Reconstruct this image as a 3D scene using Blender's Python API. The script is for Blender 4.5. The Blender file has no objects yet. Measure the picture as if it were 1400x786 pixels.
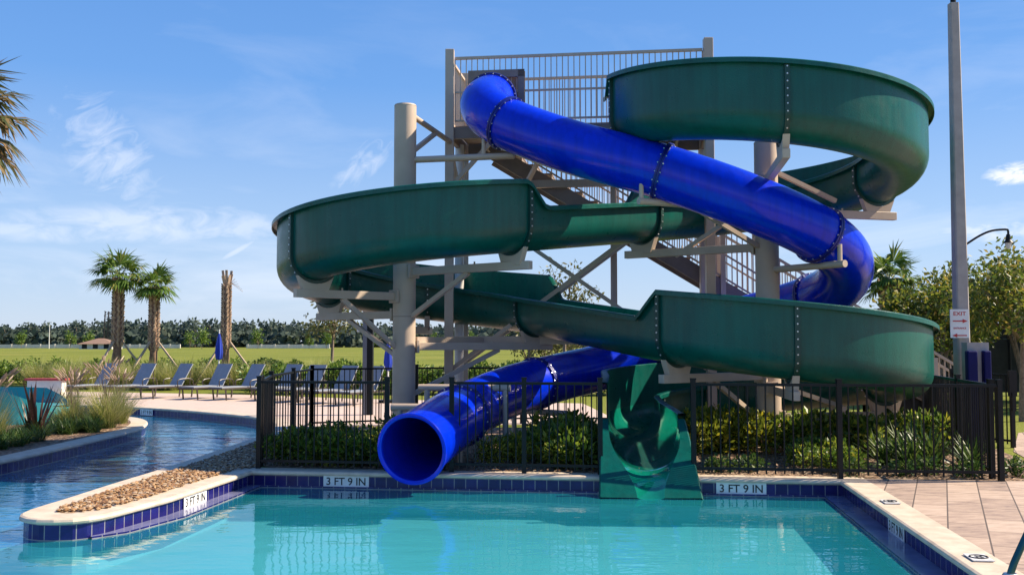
import bpy, bmesh, math, random
from mathutils import Vector, Matrix
from mathutils.geometry import tessellate_polygon

R = math.radians
V = Vector
rnd = random.Random(7)
scene = bpy.context.scene
COL = scene.collection

# ------------------------------------------------------------------ helpers
def link(o, parent=None):
    COL.objects.link(o)
    if parent is not None:
        o.parent = parent
    return o

def tag(o, label=None, cat=None, group=None, kind=None):
    if label: o['label'] = label
    if cat: o['category'] = cat
    if group: o['group'] = group
    if kind: o['kind'] = kind
    return o

def thing(name, label, cat, loc=(0, 0, 0), rz=0.0, group=None):
    o = bpy.data.objects.new(name, None)
    o.empty_display_size = 0.2
    link(o)
    o.location = loc
    o.rotation_euler = (0, 0, rz)
    return tag(o, label, cat, group)

def copy_tree(o, parent=None):
    c = o.copy()
    COL.objects.link(c)
    c.parent = parent
    for ch in list(o.children):
        copy_tree(ch, c)
    return c

class MB:
    def __init__(s):
        s.v = []; s.f = []; s.m = []; s.sm = []; s.uv = {}
    def add(s, vs, fs, mi=0, smooth=False, uvs=None):
        b = len(s.v)
        s.v += [tuple(p) for p in vs]
        for i, f in enumerate(fs):
            s.f.append(tuple(b + k for k in f)); s.m.append(mi); s.sm.append(smooth)
            if uvs: s.uv[len(s.f) - 1] = uvs[i]
    def box(s, c, size, rot=None, mi=0):
        hx, hy, hz = size[0] / 2, size[1] / 2, size[2] / 2
        vs = [V((x, y, z)) for z in (-hz, hz) for y in (-hy, hy) for x in (-hx, hx)]
        if rot is not None: vs = [rot @ p for p in vs]
        c = V(c)
        s.add([p + c for p in vs], [(0, 2, 3, 1), (4, 5, 7, 6), (0, 1, 5, 4), (2, 6, 7, 3), (0, 4, 6, 2), (1, 3, 7, 5)], mi)
    def beam(s, p, q, w, h=None, mi=0):
        h = h or w
        p, q = V(p), V(q); d = q - p; L = d.length; d.normalize()
        up = V((0, 0, 1)) if abs(d.z) < .98 else V((0, 1, 0))
        x = d.cross(up).normalized(); y = x.cross(d)
        M = Matrix((x, d, y)).transposed()
        s.box((p + q) / 2, (w, L, h), M, mi)
    def rod(s, p, q, r0, r1=None, n=12, mi=0, cap=True):
        s.pipe([V(p), V(q)], [r0, r0 if r1 is None else r1], n, mi, cap)
    def pipe(s, pts, r, n=10, mi=0, cap=True):
        pts = [V(p) for p in pts]
        rs = r if isinstance(r, (list, tuple)) else [r] * len(pts)
        t = (pts[1] - pts[0]).normalized()
        a = V((0, 0, 1)) if abs(t.z) < .9 else V((1, 0, 0))
        x = t.cross(a).normalized()
        vs = []
        for i, p in enumerate(pts):
            t = (pts[min(i + 1, len(pts) - 1)] - pts[max(i - 1, 0)]).normalized()
            x = (x - t * x.dot(t)).normalized(); y = t.cross(x)
            for k in range(n):
                A = 2 * math.pi * k / n
                vs.append(p + (x * math.cos(A) + y * math.sin(A)) * rs[i])
        fs = []
        for i in range(len(pts) - 1):
            for k in range(n):
                k2 = (k + 1) % n
                fs.append((i * n + k, i * n + k2, (i + 1) * n + k2, (i + 1) * n + k))
        s.add(vs, fs, mi, True)
        if cap:
            e = len(pts) - 1
            s.add(vs[:n], [tuple(range(n - 1, -1, -1))], mi)
            s.add(vs[e * n:], [tuple(range(n))], mi)
    def loft(s, rings, mi=0, smooth=True, closed=True, mats=None, caps=False):
        n = len(rings[0])
        vs = [p for r_ in rings for p in r_]
        b = len(s.v); s.v += [tuple(p) for p in vs]
        kk = n if closed else n - 1
        for i in range(len(rings) - 1):
            for k in range(kk):
                k2 = (k + 1) % n
                s.f.append((b + i * n + k, b + i * n + k2, b + (i + 1) * n + k2, b + (i + 1) * n + k))
                s.m.append(mats[k] if mats else mi); s.sm.append(smooth)
        if caps:
            for e in (0, len(rings) - 1):
                s.f.append(tuple(b + e * n + k for k in range(n))); s.m.append(mi); s.sm.append(False)
    def poly(s, pts, z=0.0, holes=(), mi=0):
        loops = [[V((p[0], p[1], z)) for p in L] for L in [pts] + list(holes)]
        tris = tessellate_polygon(loops)
        vs = [p for L in loops for p in L]
        out = []
        for t in tris:
            a, b_, c = (vs[i] for i in t)
            out.append(t if (b_ - a).cross(c - a).z > 0 else (t[0], t[2], t[1]))
        s.add(vs, out, mi)
    def wall(s, pts, z0, z1, mi=0, closed=False):
        d = 0.0
        P = list(pts) + ([pts[0]] if closed else [])
        for a, b_ in zip(P[:-1], P[1:]):
            L = math.hypot(b_[0] - a[0], b_[1] - a[1])
            s.add([(a[0], a[1], z0), (b_[0], b_[1], z0), (b_[0], b_[1], z1), (a[0], a[1], z1)], [(0, 1, 2, 3)], mi,
                  uvs=[[(d, z0), (d + L, z0), (d + L, z1), (d, z1)]])
            d += L
    def build(s, name, mats, parent=None, sharp=35, bevel=0.0):
        me = bpy.data.meshes.new(name)
        me.from_pydata(s.v, [], s.f)
        if not isinstance(mats, (list, tuple)): mats = [mats]
        for m in mats: me.materials.append(m)
        me.polygons.foreach_set('material_index', s.m)
        me.polygons.foreach_set('use_smooth', s.sm)
        if s.uv:
            ul = me.uv_layers.new(name='UVMap')
            for fi, uv in s.uv.items():
                for k, li in enumerate(me.polygons[fi].loop_indices):
                    ul.data[li].uv = uv[k]
        me.update()
        if any(s.sm): me.set_sharp_from_angle(angle=R(sharp))
        o = bpy.data.objects.new(name, me)
        link(o, parent)
        if bevel:
            b = o.modifiers.new('bevel', 'BEVEL'); b.width = bevel; b.segments = 2; b.limit_method = 'ANGLE'
        return o

def catmull(pts, step):
    pts = [V(p) for p in pts]
    P = [pts[0] * 2 - pts[1]] + pts + [pts[-1] * 2 - pts[-2]]
    out = []
    for i in range(1, len(P) - 2):
        a, b, c, d = P[i - 1:i + 3]
        n = max(2, int((c - b).length / step))
        for k in range(n):
            t = k / n
            out.append(.5 * ((2 * b) + (c - a) * t + (2 * a - 5 * b + 4 * c - d) * t * t + (3 * b - a - 3 * c + d) * t ** 3))
    out.append(pts[-1])
    return out

def offset(pts, d, closed=True):
    """offset to the right of travel by d (mitred)"""
    n = len(pts); out = []
    for i in range(n):
        p = V(pts[i][:2])
        a = V(pts[(i - 1) % n][:2]) if (closed or i > 0) else None
        b = V(pts[(i + 1) % n][:2]) if (closed or i < n - 1) else None
        d1 = (p - a).normalized() if a is not None else (b - p).normalized()
        d2 = (b - p).normalized() if b is not None else d1
        n1 = V((d1.y, -d1.x)); n2 = V((d2.y, -d2.x))
        m = (n1 + n2); m = m / max(m.length_squared, .25) * 2 if m.length > 1e-6 else n1
        out.append((p.x + m.x * d, p.y + m.y * d))
    return out

# ------------------------------------------------------------------ materials
def mat(name):
    m = bpy.data.materials.new(name); m.use_nodes = True
    nt = m.node_tree
    return m, nt, nt.nodes['Principled BSDF'], nt.nodes['Material Output']

def ramp(nt, stops):
    r = nt.nodes.new('ShaderNodeValToRGB')
    e = r.color_ramp.elements
    while len(e) < len(stops): e.new(.5)
    for el, (p, c) in zip(e, stops):
        el.position = p; el.color = (*c, 1)
    return r

def coords(nt, kind='Object', scale=None):
    tc = nt.nodes.new('ShaderNodeTexCoord')
    if scale is None: return tc.outputs[kind]
    mp = nt.nodes.new('ShaderNodeMapping'); mp.inputs['Scale'].default_value = scale
    nt.links.new(tc.outputs[kind], mp.inputs['Vector'])
    return mp.outputs['Vector']

def noise(nt, vec, scale, detail=4, rough=.55):
    n = nt.nodes.new('ShaderNodeTexNoise')
    n.inputs['Scale'].default_value = scale; n.inputs['Detail'].default_value = detail
    n.inputs['Roughness'].default_value = rough
    nt.links.new(vec, n.inputs['Vector'])
    return n.outputs['Fac']

def bump(nt, fac, bsdf, strength=.2, dist=.02):
    b = nt.nodes.new('ShaderNodeBump')
    b.inputs['Strength'].default_value = strength; b.inputs['Distance'].default_value = dist
    nt.links.new(fac, b.inputs['Height']); nt.links.new(b.outputs['Normal'], bsdf.inputs['Normal'])

def simple(name, c0, c1=None, scale=3.0, rough=.5, metal=0.0, bumps=0.0, bscale=40, coat=0.0, kind='Object', spec=.5):
    m, nt, b, o = mat(name)
    b.inputs['Roughness'].default_value = rough; b.inputs['Metallic'].default_value = metal
    b.inputs['Coat Weight'].default_value = coat; b.inputs['Coat Roughness'].default_value = .06
    b.inputs['Specular IOR Level'].default_value = spec
    if c1 is None: c1 = tuple(x * .82 for x in c0)
    vec = coords(nt, kind)
    r = ramp(nt, [(.35, c1), (.65, c0)])
    nt.links.new(noise(nt, vec, scale), r.inputs['Fac']); nt.links.new(r.outputs['Color'], b.inputs['Base Color'])
    if bumps: bump(nt, noise(nt, vec, bscale, 3), b, bumps, .01)
    return m

def leafmat(name, stops, trans=.35, rough=.45):
    m, nt, b, o = mat(name)
    g = nt.nodes.new('ShaderNodeNewGeometry')
    r = ramp(nt, stops); r.color_ramp.interpolation = 'LINEAR'
    nt.links.new(g.outputs['Random Per Island'], r.inputs['Fac'])
    nt.links.new(r.outputs['Color'], b.inputs['Base Color'])
    b.inputs['Roughness'].default_value = rough
    t = nt.nodes.new('ShaderNodeBsdfTranslucent'); nt.links.new(r.outputs['Color'], t.inputs['Color'])
    mx = nt.nodes.new('ShaderNodeMixShader'); mx.inputs['Fac'].default_value = trans
    nt.links.new(b.outputs[0], mx.inputs[1]); nt.links.new(t.outputs[0], mx.inputs[2])
    nt.links.new(mx.outputs[0], o.inputs['Surface'])
    return m

def gelcoat(name, c0, c1, rough, bstr, bsc, coat=.5, spec=.5):
    m, nt, b, o = mat(name)
    b.inputs['Specular IOR Level'].default_value = spec
    vec = coords(nt)
    r = ramp(nt, [(.3, c1), (.7, c0)])
    nt.links.new(noise(nt, vec, 1.4, 3), r.inputs['Fac'])
    vs_ = coords(nt, 'Object', (7, 7, .5)); st = ramp(nt, [(.3, (.72, .74, .76)), (.6, (1.12, 1.12, 1.12))])
    nt.links.new(noise(nt, vs_, 1.6, 5, .6), st.inputs['Fac'])
    mq = nt.nodes.new('ShaderNodeMixRGB'); mq.blend_type = 'MULTIPLY'; mq.inputs['Fac'].default_value = .7
    nt.links.new(r.outputs['Color'], mq.inputs['Color1']); nt.links.new(st.outputs['Color'], mq.inputs['Color2'])
    nt.links.new(mq.outputs[0], b.inputs['Base Color'])
    b.inputs['Roughness'].default_value = rough
    b.inputs['Coat Weight'].default_value = coat; b.inputs['Coat Roughness'].default_value = rough * .6
    rr = nt.nodes.new('ShaderNodeMapRange'); rr.inputs['To Min'].default_value = rough * .6; rr.inputs['To Max'].default_value = rough * 1.6
    nt.links.new(noise(nt, vec, 6, 5), rr.inputs['Value']); nt.links.new(rr.outputs[0], b.inputs['Roughness'])
    bump(nt, noise(nt, vec, bsc, 4), b, bstr, .01)
    return m

M = {}
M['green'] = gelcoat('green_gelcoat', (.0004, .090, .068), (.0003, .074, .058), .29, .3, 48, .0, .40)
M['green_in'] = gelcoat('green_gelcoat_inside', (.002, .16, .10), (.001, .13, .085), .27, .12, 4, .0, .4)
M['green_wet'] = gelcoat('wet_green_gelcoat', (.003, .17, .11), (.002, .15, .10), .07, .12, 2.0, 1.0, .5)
M['green_dark'] = simple('green_flange', (.004, .05, .04), rough=.4)
M['blue'] = gelcoat('blue_plastic', (.0005, .026, .62), (.0005, .021, .52), .18, .05, 8, .0, .36)
M['blue_in'] = gelcoat('blue_plastic_inside', (.002, .018, .5), (.002, .014, .42), .3, .05, 8)
M['blue_dark'] = simple('blue_flange', (.003, .012, .2), rough=.4)
M['steelbolt'] = simple('bolt_steel', (.75, .75, .72), rough=.35, metal=.7)
M['tan'] = simple('tan_painted_steel', (.54, .43, .33), (.48, .38, .29), 2.5, .5, bumps=.06, bscale=30, spec=.3)
M['tan_dark'] = simple('tan_painted_deck', (.27, .21, .17), (.22, .17, .14), 4, .6, spec=.3)
M['whitepipe'] = simple('white_painted_pipe', (.72, .70, .66), rough=.4)
M['black'] = simple('black_fence_paint', (.008, .009, .011), (.005, .006, .007), 6, .4, spec=.25)
M['navy'] = simple('navy_vinyl_pad', (.003, .005, .085), rough=.6, spec=.2)
M['concrete_pole'] = simple('grey_concrete', (.40, .37, .345), (.33, .305, .285), 5, .8, bumps=.2)
M['coping'] = simple('travertine_coping', (.66, .55, .42), (.52, .42, .31), 5, .6, bumps=.25, bscale=35)
M['plaster'] = simple('pool_plaster', (.42, .53, .57), (.36, .48, .53), .5, .7)
M['shelf'] = simple('wet_gutter_tile', (.24, .25, .40), (.17, .18, .30), 3, .12)
M['whitesign'] = simple('white_sign_tile', (.78, .78, .76), rough=.3)
M['ink'] = simple('black_ink', (.01, .01, .012), rough=.5)
M['redink'] = simple('red_ink', (.55, .03, .03), rough=.5)
M['sling'] = simple('grey_sling_fabric', (.30, .32, .35), (.25, .27, .30), 12, .7, bumps=.2, bscale=160)
M['bronze'] = simple('brown_chair_frame', (.06, .045, .038), rough=.4)
M['teal'] = simple('teal_painted_wall', (.02, .27, .32), (.015, .22, .27), 2, .5)
M['mulch'] = None
M['screen'] = simple('black_windscreen', (.012, .014, .016), (.02, .022, .024), 3, .9)
M['whitewall'] = simple('far_white_wall', (.72, .68, .62), rough=.8)
M['rooftile'] = simple('far_brown_roof', (.27, .17, .12), rough=.8)
M['redpaint'] = simple('red_painted_cap', (.5, .05, .05), rough=.5)
M['bark'] = simple('grey_brown_bark', (.26, .20, .15), (.15, .11, .08), 14, .9, bumps=.6, bscale=30)
M['palmbark'] = simple('palm_trunk_fibre', (.30, .19, .12), (.17, .10, .065), 10, .95, bumps=.8, bscale=25)
M['boot'] = simple('palm_boot', (.48, .36, .26), (.34, .23, .15), 8, .9, bumps=.4)
M['wood'] = simple('raw_lumber', (.42, .33, .24), (.34, .26, .18), 9, .8)
M['umbrella'] = simple('blue_canvas', (.012, .045, .40), rough=.8)
M['lampglass'] = simple('frosted_lamp_glass', (.6, .62, .62), rough=.2)

M['leaf_shrub'] = leafmat('shrub_leaves', [(0, (.035, .075, .010)), (.5, (.10, .18, .02)), (.85, (.24, .30, .03)), (1, (.48, .42, .05))], .45)
M['leaf_yellow'] = leafmat('yellow_shrub_leaves', [(0, (.06, .10, .012)), (.5, (.20, .24, .02)), (1, (.46, .40, .03))])
M['leaf_strap'] = leafmat('strap_leaves', [(0, (.025, .065, .012)), (.6, (.06, .12, .02)), (1, (.15, .2, .04))])
M['leaf_tree'] = leafmat('tree_leaves', [(0, (.045, .085, .014)), (.5, (.12, .165, .024)), (.85, (.26, .26, .035)), (1, (.36, .26, .06))], .45)
M['leaf_olive'] = leafmat('olive_tree_leaves', [(0, (.06, .075, .025)), (.5, (.13, .14, .04)), (1, (.24, .2, .08))])
M['leaf_hedge'] = leafmat('hedge_leaves', [(0, (.045, .10, .014)), (.6, (.12, .21, .026)), (1, (.26, .34, .05))])
M['leaf_far'] = leafmat('far_wood_leaves', [(0, (.045, .075, .066)), (.6, (.066, .098, .076)), (1, (.095, .12, .085))], .25, .9)  # pale bluish greens: distance haze is mixed into the leaf colour
M['leaf_palm'] = leafmat('palm_fronds', [(0, (.06, .13, .025)), (.6, (.13, .22, .04)), (.9, (.26, .31, .06)), (1, (.38, .32, .1))])
M['leaf_palmdry'] = leafmat('half_dry_palm_fronds', [(0, (.05, .075, .025)), (.4, (.11, .12, .035)), (.7, (.27, .18, .08)), (1, (.38, .24, .13))])
M['grassblade'] = leafmat('fountain_grass_blades', [(0, (.14, .19, .035)), (.5, (.30, .32, .08)), (1, (.6, .52, .25))], .5)
M['grassplume'] = leafmat('fountain_grass_plumes', [(0, (.45, .33, .24)), (1, (.62, .48, .36))], .5)
M['lirio'] = leafmat('border_grass_blades', [(0, (.02, .06, .012)), (.6, (.05, .11, .02)), (1, (.16, .2, .05))])
M['flax'] = leafmat('bronze_flax_blades', [(0, (.035, .016, .014)), (.6, (.085, .035, .028)), (1, (.12, .10, .04))], .2)

# ground materials
m, nt, b, o = mat('meadow_grass')
vec = coords(nt)
r1 = ramp(nt, [(.3, (.15, .18, .032)), (.55, (.21, .235, .045)), (.75, (.28, .26, .07))])
nt.links.new(noise(nt, vec, .06, 8, .6), r1.inputs['Fac'])
r2 = ramp(nt, [(.3, (.55, .6, .5)), (.7, (1.15, 1.1, 1))])
nt.links.new(noise(nt, vec, 9, 6, .7), r2.inputs['Fac'])
mx = nt.nodes.new('ShaderNodeMixRGB'); mx.blend_type = 'MULTIPLY'; mx.inputs['Fac'].default_value = 1
nt.links.new(r1.outputs['Color'], mx.inputs['Color1']); nt.links.new(r2.outputs['Color'], mx.inputs['Color2'])
nt.links.new(mx.outputs['Color'], b.inputs['Base Color']); b.inputs['Roughness'].default_value = .9
b.inputs['Specular IOR Level'].default_value = .1
bump(nt, noise(nt, vec, 14, 5), b, .6, .06)
M['meadow'] = m

def stones(name, scale, stops, b_str):
    m, nt, b, o = mat(name)
    vec = coords(nt)
    vo = nt.nodes.new('ShaderNodeTexVoronoi'); vo.inputs['Scale'].default_value = scale
    vo.inputs['Randomness'].default_value = 1
    nt.links.new(vec, vo.inputs['Vector'])
    sp = nt.nodes.new('ShaderNodeSeparateColor'); nt.links.new(vo.outputs['Color'], sp.inputs[0])
    r = ramp(nt, stops); nt.links.new(sp.outputs[0], r.inputs['Fac'])
    nt.links.new(r.outputs['Color'], b.inputs['Base Color'])
    b.inputs['Roughness'].default_value = .8
    iv = nt.nodes.new('ShaderNodeMath'); iv.operation = 'SUBTRACT'; iv.inputs[0].default_value = 1
    nt.links.new(vo.outputs['Distance'], iv.inputs[1])
    bump(nt, iv.outputs[0], b, b_str, .03)
    return m
M['mulch'] = stones('bark_mulch', 22, [(0, (.06, .035, .02)), (.4, (.16, .09, .05)), (.75, (.30, .19, .11)), (1, (.45, .33, .22))], .9)
M['gravelbase'] = stones('pebble_bed', 16, [(0, (.16, .09, .045)), (.4, (.33, .20, .10)), (.75, (.48, .33, .19)), (1, (.6, .5, .38))], .9)
M['pebble'] = leafmat('river_pebbles', [(0, (.12, .06, .028)), (.35, (.30, .155, .06)), (.7, (.42, .25, .11)), (.9, (.52, .40, .26)), (1, (.24, .19, .15))], 0.0, .55)

def pavers(name, w, h, rot, stops, mortar=(.10, .075, .06)):
    m, nt, b, o = mat(name)
    tc = nt.nodes.new('ShaderNodeTexCoord'); mp = nt.nodes.new('ShaderNodeMapping')
    mp.inputs['Rotation'].default_value = (0, 0, rot); nt.links.new(tc.outputs['Object'], mp.inputs['Vector'])
    br = nt.nodes.new('ShaderNodeTexBrick'); nt.links.new(mp.outputs[0], br.inputs['Vector'])
    br.inputs['Scale'].default_value = 1; br.inputs['Brick Width'].default_value = w; br.inputs['Row Height'].default_value = h
    br.inputs['Mortar Size'].default_value = .008; br.inputs['Mortar Smooth'].default_value = .2
    br.inputs['Color1'].default_value = (0, 0, 0, 1); br.inputs['Color2'].default_value = (1, 1, 1, 1); br.inputs['Mortar'].default_value = (.5, .5, .5, 1)
    br.offset = .5
    r = ramp(nt, stops)
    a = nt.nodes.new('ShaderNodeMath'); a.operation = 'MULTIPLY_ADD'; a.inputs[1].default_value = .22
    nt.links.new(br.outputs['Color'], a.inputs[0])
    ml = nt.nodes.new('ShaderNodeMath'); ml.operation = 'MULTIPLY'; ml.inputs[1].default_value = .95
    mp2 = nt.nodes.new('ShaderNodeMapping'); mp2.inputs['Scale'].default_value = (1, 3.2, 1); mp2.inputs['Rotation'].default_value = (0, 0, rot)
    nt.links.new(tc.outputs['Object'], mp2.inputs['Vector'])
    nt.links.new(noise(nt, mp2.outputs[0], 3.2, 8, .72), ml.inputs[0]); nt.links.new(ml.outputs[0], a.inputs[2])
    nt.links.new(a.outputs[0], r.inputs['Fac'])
    mx = nt.nodes.new('ShaderNodeMixRGB'); nt.links.new(br.outputs['Fac'], mx.inputs['Fac'])
    nt.links.new(r.outputs['Color'], mx.inputs['Color1']); mx.inputs['Color2'].default_value = (*mortar, 1)
    nt.links.new(mx.outputs[0], b.inputs['Base Color']); b.inputs['Roughness'].default_value = .75
    iv = nt.nodes.new('ShaderNodeMath'); iv.operation = 'SUBTRACT'; iv.inputs[0].default_value = 1
    nt.links.new(br.outputs['Fac'], iv.inputs[1])
    bump(nt, iv.outputs[0], b, .5, .01)
    return m
M['pavers'] = pavers('shellstone_pavers', .70, .335, R(-66.6), [(.36, (.16, .12, .105)), (.47, (.31, .225, .175)), (.60, (.41, .30, .225)), (.78, (.52, .40, .305))])  # streaky dark tones: stone staining, plus tree-shadow streaks painted into the colour
M['fardeck'] = pavers('pink_concrete_pavers', .6, .3, R(10), [(.15, (.50, .38, .31)), (.85, (.60, .47, .39))], (.42, .31, .26))

def tiles(name, c0, c1, mortar, w=.152):
    m, nt, b, o = mat(name)
    tc = nt.nodes.new('ShaderNodeTexCoord')
    mp = nt.nodes.new('ShaderNodeMapping'); mp.inputs['Location'].default_value = (0, .202 + .008, 0)
    nt.links.new(tc.outputs['UV'], mp.inputs['Vector'])
    br = nt.nodes.new('ShaderNodeTexBrick'); nt.links.new(mp.outputs[0], br.inputs['Vector'])
    br.offset = 0; br.inputs['Scale'].default_value = 1; br.inputs['Brick Width'].default_value = w; br.inputs['Row Height'].default_value = .152
    br.inputs['Mortar Size'].default_value = .005; br.inputs['Mortar Smooth'].default_value = .1
    br.inputs['Color1'].default_value = (*c0, 1); br.inputs['Color2'].default_value = (*c1, 1); br.inputs['Mortar'].default_value = (*mortar, 1)
    n = noise(nt, tc.outputs['UV'], 7, 4)
    mx = nt.nodes.new('ShaderNodeMixRGB'); mx.blend_type = 'MULTIPLY'; mx.inputs['Fac'].default_value = .6
    r = ramp(nt, [(.3, (.55, .55, .6)), (.7, (1.3, 1.3, 1.25))]); nt.links.new(n, r.inputs['Fac'])
    nt.links.new(br.outputs['Color'], mx.inputs['Color1']); nt.links.new(r.outputs['Color'], mx.inputs['Color2'])
    nt.links.new(mx.outputs[0], b.inputs['Base Color']); b.inputs['Roughness'].default_value = .18; b.inputs['Specular IOR Level'].default_value = .35
    iv = nt.nodes.new('ShaderNodeMath'); iv.operation = 'SUBTRACT'; iv.inputs[0].default_value = 1
    nt.links.new(br.outputs['Fac'], iv.inputs[1]); bump(nt, iv.outputs[0], b, .3, .005)
    return m
M['tile'] = tiles('cobalt_pool_tile', (.007, .008, .085), (.014, .012, .13), (.24, .23, .24))

def water(name, tint, waves, dist, scat=(.03, .36, .42), turb=.4):
    m, nt, b, o = mat(name)
    nt.nodes.remove(b)
    vec = coords(nt, 'Object', (1, 1.7, 1))
    n1 = noise(nt, vec, waves[0], 3, .5); n2 = noise(nt, vec, waves[1], 2, .5)
    ad = nt.nodes.new('ShaderNodeMath'); ad.operation = 'MULTIPLY_ADD'; ad.inputs[1].default_value = waves[2]
    nt.links.new(n2, ad.inputs[0]); nt.links.new(n1, ad.inputs[2])
    bp = nt.nodes.new('ShaderNodeBump'); bp.inputs['Strength'].default_value = 1; bp.inputs['Distance'].default_value = dist
    nt.links.new(ad.outputs[0], bp.inputs['Height'])
    # Schlick reflectance, the same from above and below the sheet
    ge = nt.nodes.new('ShaderNodeNewGeometry')
    dt = nt.nodes.new('ShaderNodeVectorMath'); dt.operation = 'DOT_PRODUCT'
    nt.links.new(bp.outputs['Normal'], dt.inputs[0]); nt.links.new(ge.outputs['Incoming'], dt.inputs[1])
    def mth(op, a, b_=None):
        q = nt.nodes.new('ShaderNodeMath'); q.operation = op; q.use_clamp = op == 'SUBTRACT'
        for i_, x_ in enumerate((a, b_)):
            if x_ is None: continue
            if isinstance(x_, (int, float)): q.inputs[i_].default_value = x_
            else: nt.links.new(x_, q.inputs[i_])
        return q.outputs[0]
    om = mth('SUBTRACT', 1.0, mth('ABSOLUTE', dt.outputs['Value']))
    frs = mth('ADD', mth('MULTIPLY', mth('POWER', om, 5.0), .98), .02)
    tr = nt.nodes.new('ShaderNodeBsdfTransparent'); tr.inputs['Color'].default_value = (*tint, 1)
    gl = nt.nodes.new('ShaderNodeBsdfGlossy'); gl.inputs['Roughness'].default_value = .015
    nt.links.new(bp.outputs['Normal'], gl.inputs['Normal'])
    mx = nt.nodes.new('ShaderNodeMixShader'); nt.links.new(frs, mx.inputs['Fac'])
    # light scattered back by the water body itself
    df = nt.nodes.new('ShaderNodeBsdfDiffuse'); df.inputs['Color'].default_value = (*scat, 1)
    m1 = nt.nodes.new('ShaderNodeMixShader'); m1.inputs['Fac'].default_value = turb
    nt.links.new(tr.outputs[0], m1.inputs[1]); nt.links.new(df.outputs[0], m1.inputs[2])
    nt.links.new(m1.outputs[0], mx.inputs[1]); nt.links.new(gl.outputs[0], mx.inputs[2])
    nt.links.new(mx.outputs[0], o.inputs['Surface'])
    return m
M['water'] = water('pool_water', (.50, .93, .95), (1.3, 5, .16), .010, (.02, .40, .48), .32)
M['river'] = water('river_water', (.34, .74, .98), (1.5, 4.5, .28), .026, (.015, .22, .46), .45)

# ------------------------------------------------------------------ layout
AY = R(7.2)
E1 = V((math.cos(AY), -math.sin(AY), 0)); E2 = V((math.sin(AY), math.cos(AY), 0))
O = V((0, 13.07, 0))
def F(u, v, z=0.0):
    p = O + E1 * u + E2 * v
    return V((p.x, p.y, z))
CR = V((4.13, 12.55)); CLc = V((-3.52, 13.51))
ZW = -.215

curve1 = [(-4.05, 10.25), (-4.12, 10.05), (-4.30, 9.86), (-4.62, 9.84), (-4.86, 10.02), (-4.94, 10.35), (-4.9, 11.0), (-4.84, 12.3), (-4.74, 13.9), (-4.66, 16.6), (-4.64, 18.3),
          (-4.7, 19.7), (-4.98, 21.2), (-5.55, 22.6), (-6.5, 23.8), (-8.7, 25.8), (-10.6, 27.0), (-12.3, 27.7), (-16, 28.6), (-27, 29)]
c1 = [(p.x, p.y) for p in catmull([(a, b_, 0) for a, b_ in curve1], .22)]
near_r = (CR.x - .1255 * 11.1, CR.y - 11.1)
OUT = [near_r, (CR.x, CR.y), (CLc.x, CLc.y), (-3.82, 11.15)] + c1 + [(-27, 1.5)]     # water outline; land on the right of travel
ground = MB()
ground.poly([(-1600, -60), (1600, -60), (1600, 1800), (-1600, 1800)], 0, [OUT])
tag(ground.build('meadow_ground', M['meadow']), kind='structure')

pw = MB(); pw.wall(OUT[::-1], -.56, ZW - .06, closed=True)
pf = MB(); pf.poly(OUT, -.54)
tag(pf.build('pool_floor', M['plaster']), kind='structure')
tag(pw.build('pool_wall', M['plaster']), kind='structure')
tw = MB(); tw.wall(OUT, ZW - .06, -.045, closed=True)
tag(tw.build('waterline_tile', M['tile']), kind='structure')

def coping(pts, closed=True, side=1, width=.30):
    mb = MB()
    prof = [(-.035, -.046), (-.045, -.025), (-.035, -.004), (-.012, .006), (width, .006), (width, -.046)]
    rings = []
    offs = [offset(pts, side * d, closed) for d, _ in prof]
    idx = list(range(len(pts))) + ([0] if closed else [])
    for i in idx:
        rings.append([V((offs[k][i][0], offs[k][i][1], prof[k][1])) for k in range(len(prof))])
    mb.loft(rings, smooth=False, closed=True)
    return mb
tag(coping(OUT).build('pool_coping', M['coping']), kind='structure')

# gutter shelf and lip along the pool's sides
g = MB()
for side_pts, s in (([near_r, (CR.x, CR.y)], -1), ([(CR.x, CR.y), (CLc.x, CLc.y)], -1), ([(CLc.x, CLc.y), (-3.82, 11.15), (-4.05, 10.25), (-4.2, 9.95)], -1)):
    pass
path = [near_r, (CR.x, CR.y), (CLc.x, CLc.y), (-3.82, 11.15), (-4.05, 10.25), (-4.17, 9.96)]
wds = [.23, .23, .19, .20, .14, .02]
inn = []
inn.append((near_r[0] - .23, near_r[1]))
cr_in = V((CR.x, CR.y)) + V((-E1.x, -E1.y)) * .23 + V((-E2.x, -E2.y)) * .045
cl_in = V((CLc.x, CLc.y)) + V((E1.x, E1.y)) * .17 + V((-E2.x, -E2.y)) * .045
inn += [tuple(cr_in), tuple(cl_in), (-3.61, 11.1), (-3.90, 10.2), (-4.14, 9.93)]
for i in range(len(path) - 1):
    a, b_, c, d = path[i], path[i + 1], inn[i + 1], inn[i]
    g.add([(a[0], a[1], -.188), (b_[0], b_[1], -.188), (c[0], c[1], -.188), (d[0], d[1], -.188)], [(0, 1, 2, 3)], 0)
tag(g.build('gutter_shelf', M['shelf']), kind='structure')
g = MB(); g.wall(inn, -.34, -.187)
tag(g.build('gutter_lip_tile', M['tile']), kind='structure')

# water: pool and river sheets
tip = (-4.62, 9.84)
split = [p for p in OUT]
it = min(range(len(OUT)), key=lambda i: (V(OUT[i]) - V(tip)).length)
poolW = OUT[:it + 1] + [(-9.5, 1.5)]
riverW = OUT[it:] + [(-9.5, 1.5)]
w = MB(); w.poly(poolW, ZW)
tag(w.build('pool_water', M['water']), kind='structure')
w = MB(); w.poly(riverW, ZW)
tag(w.build('river_water', M['river']), kind='structure')

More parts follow.
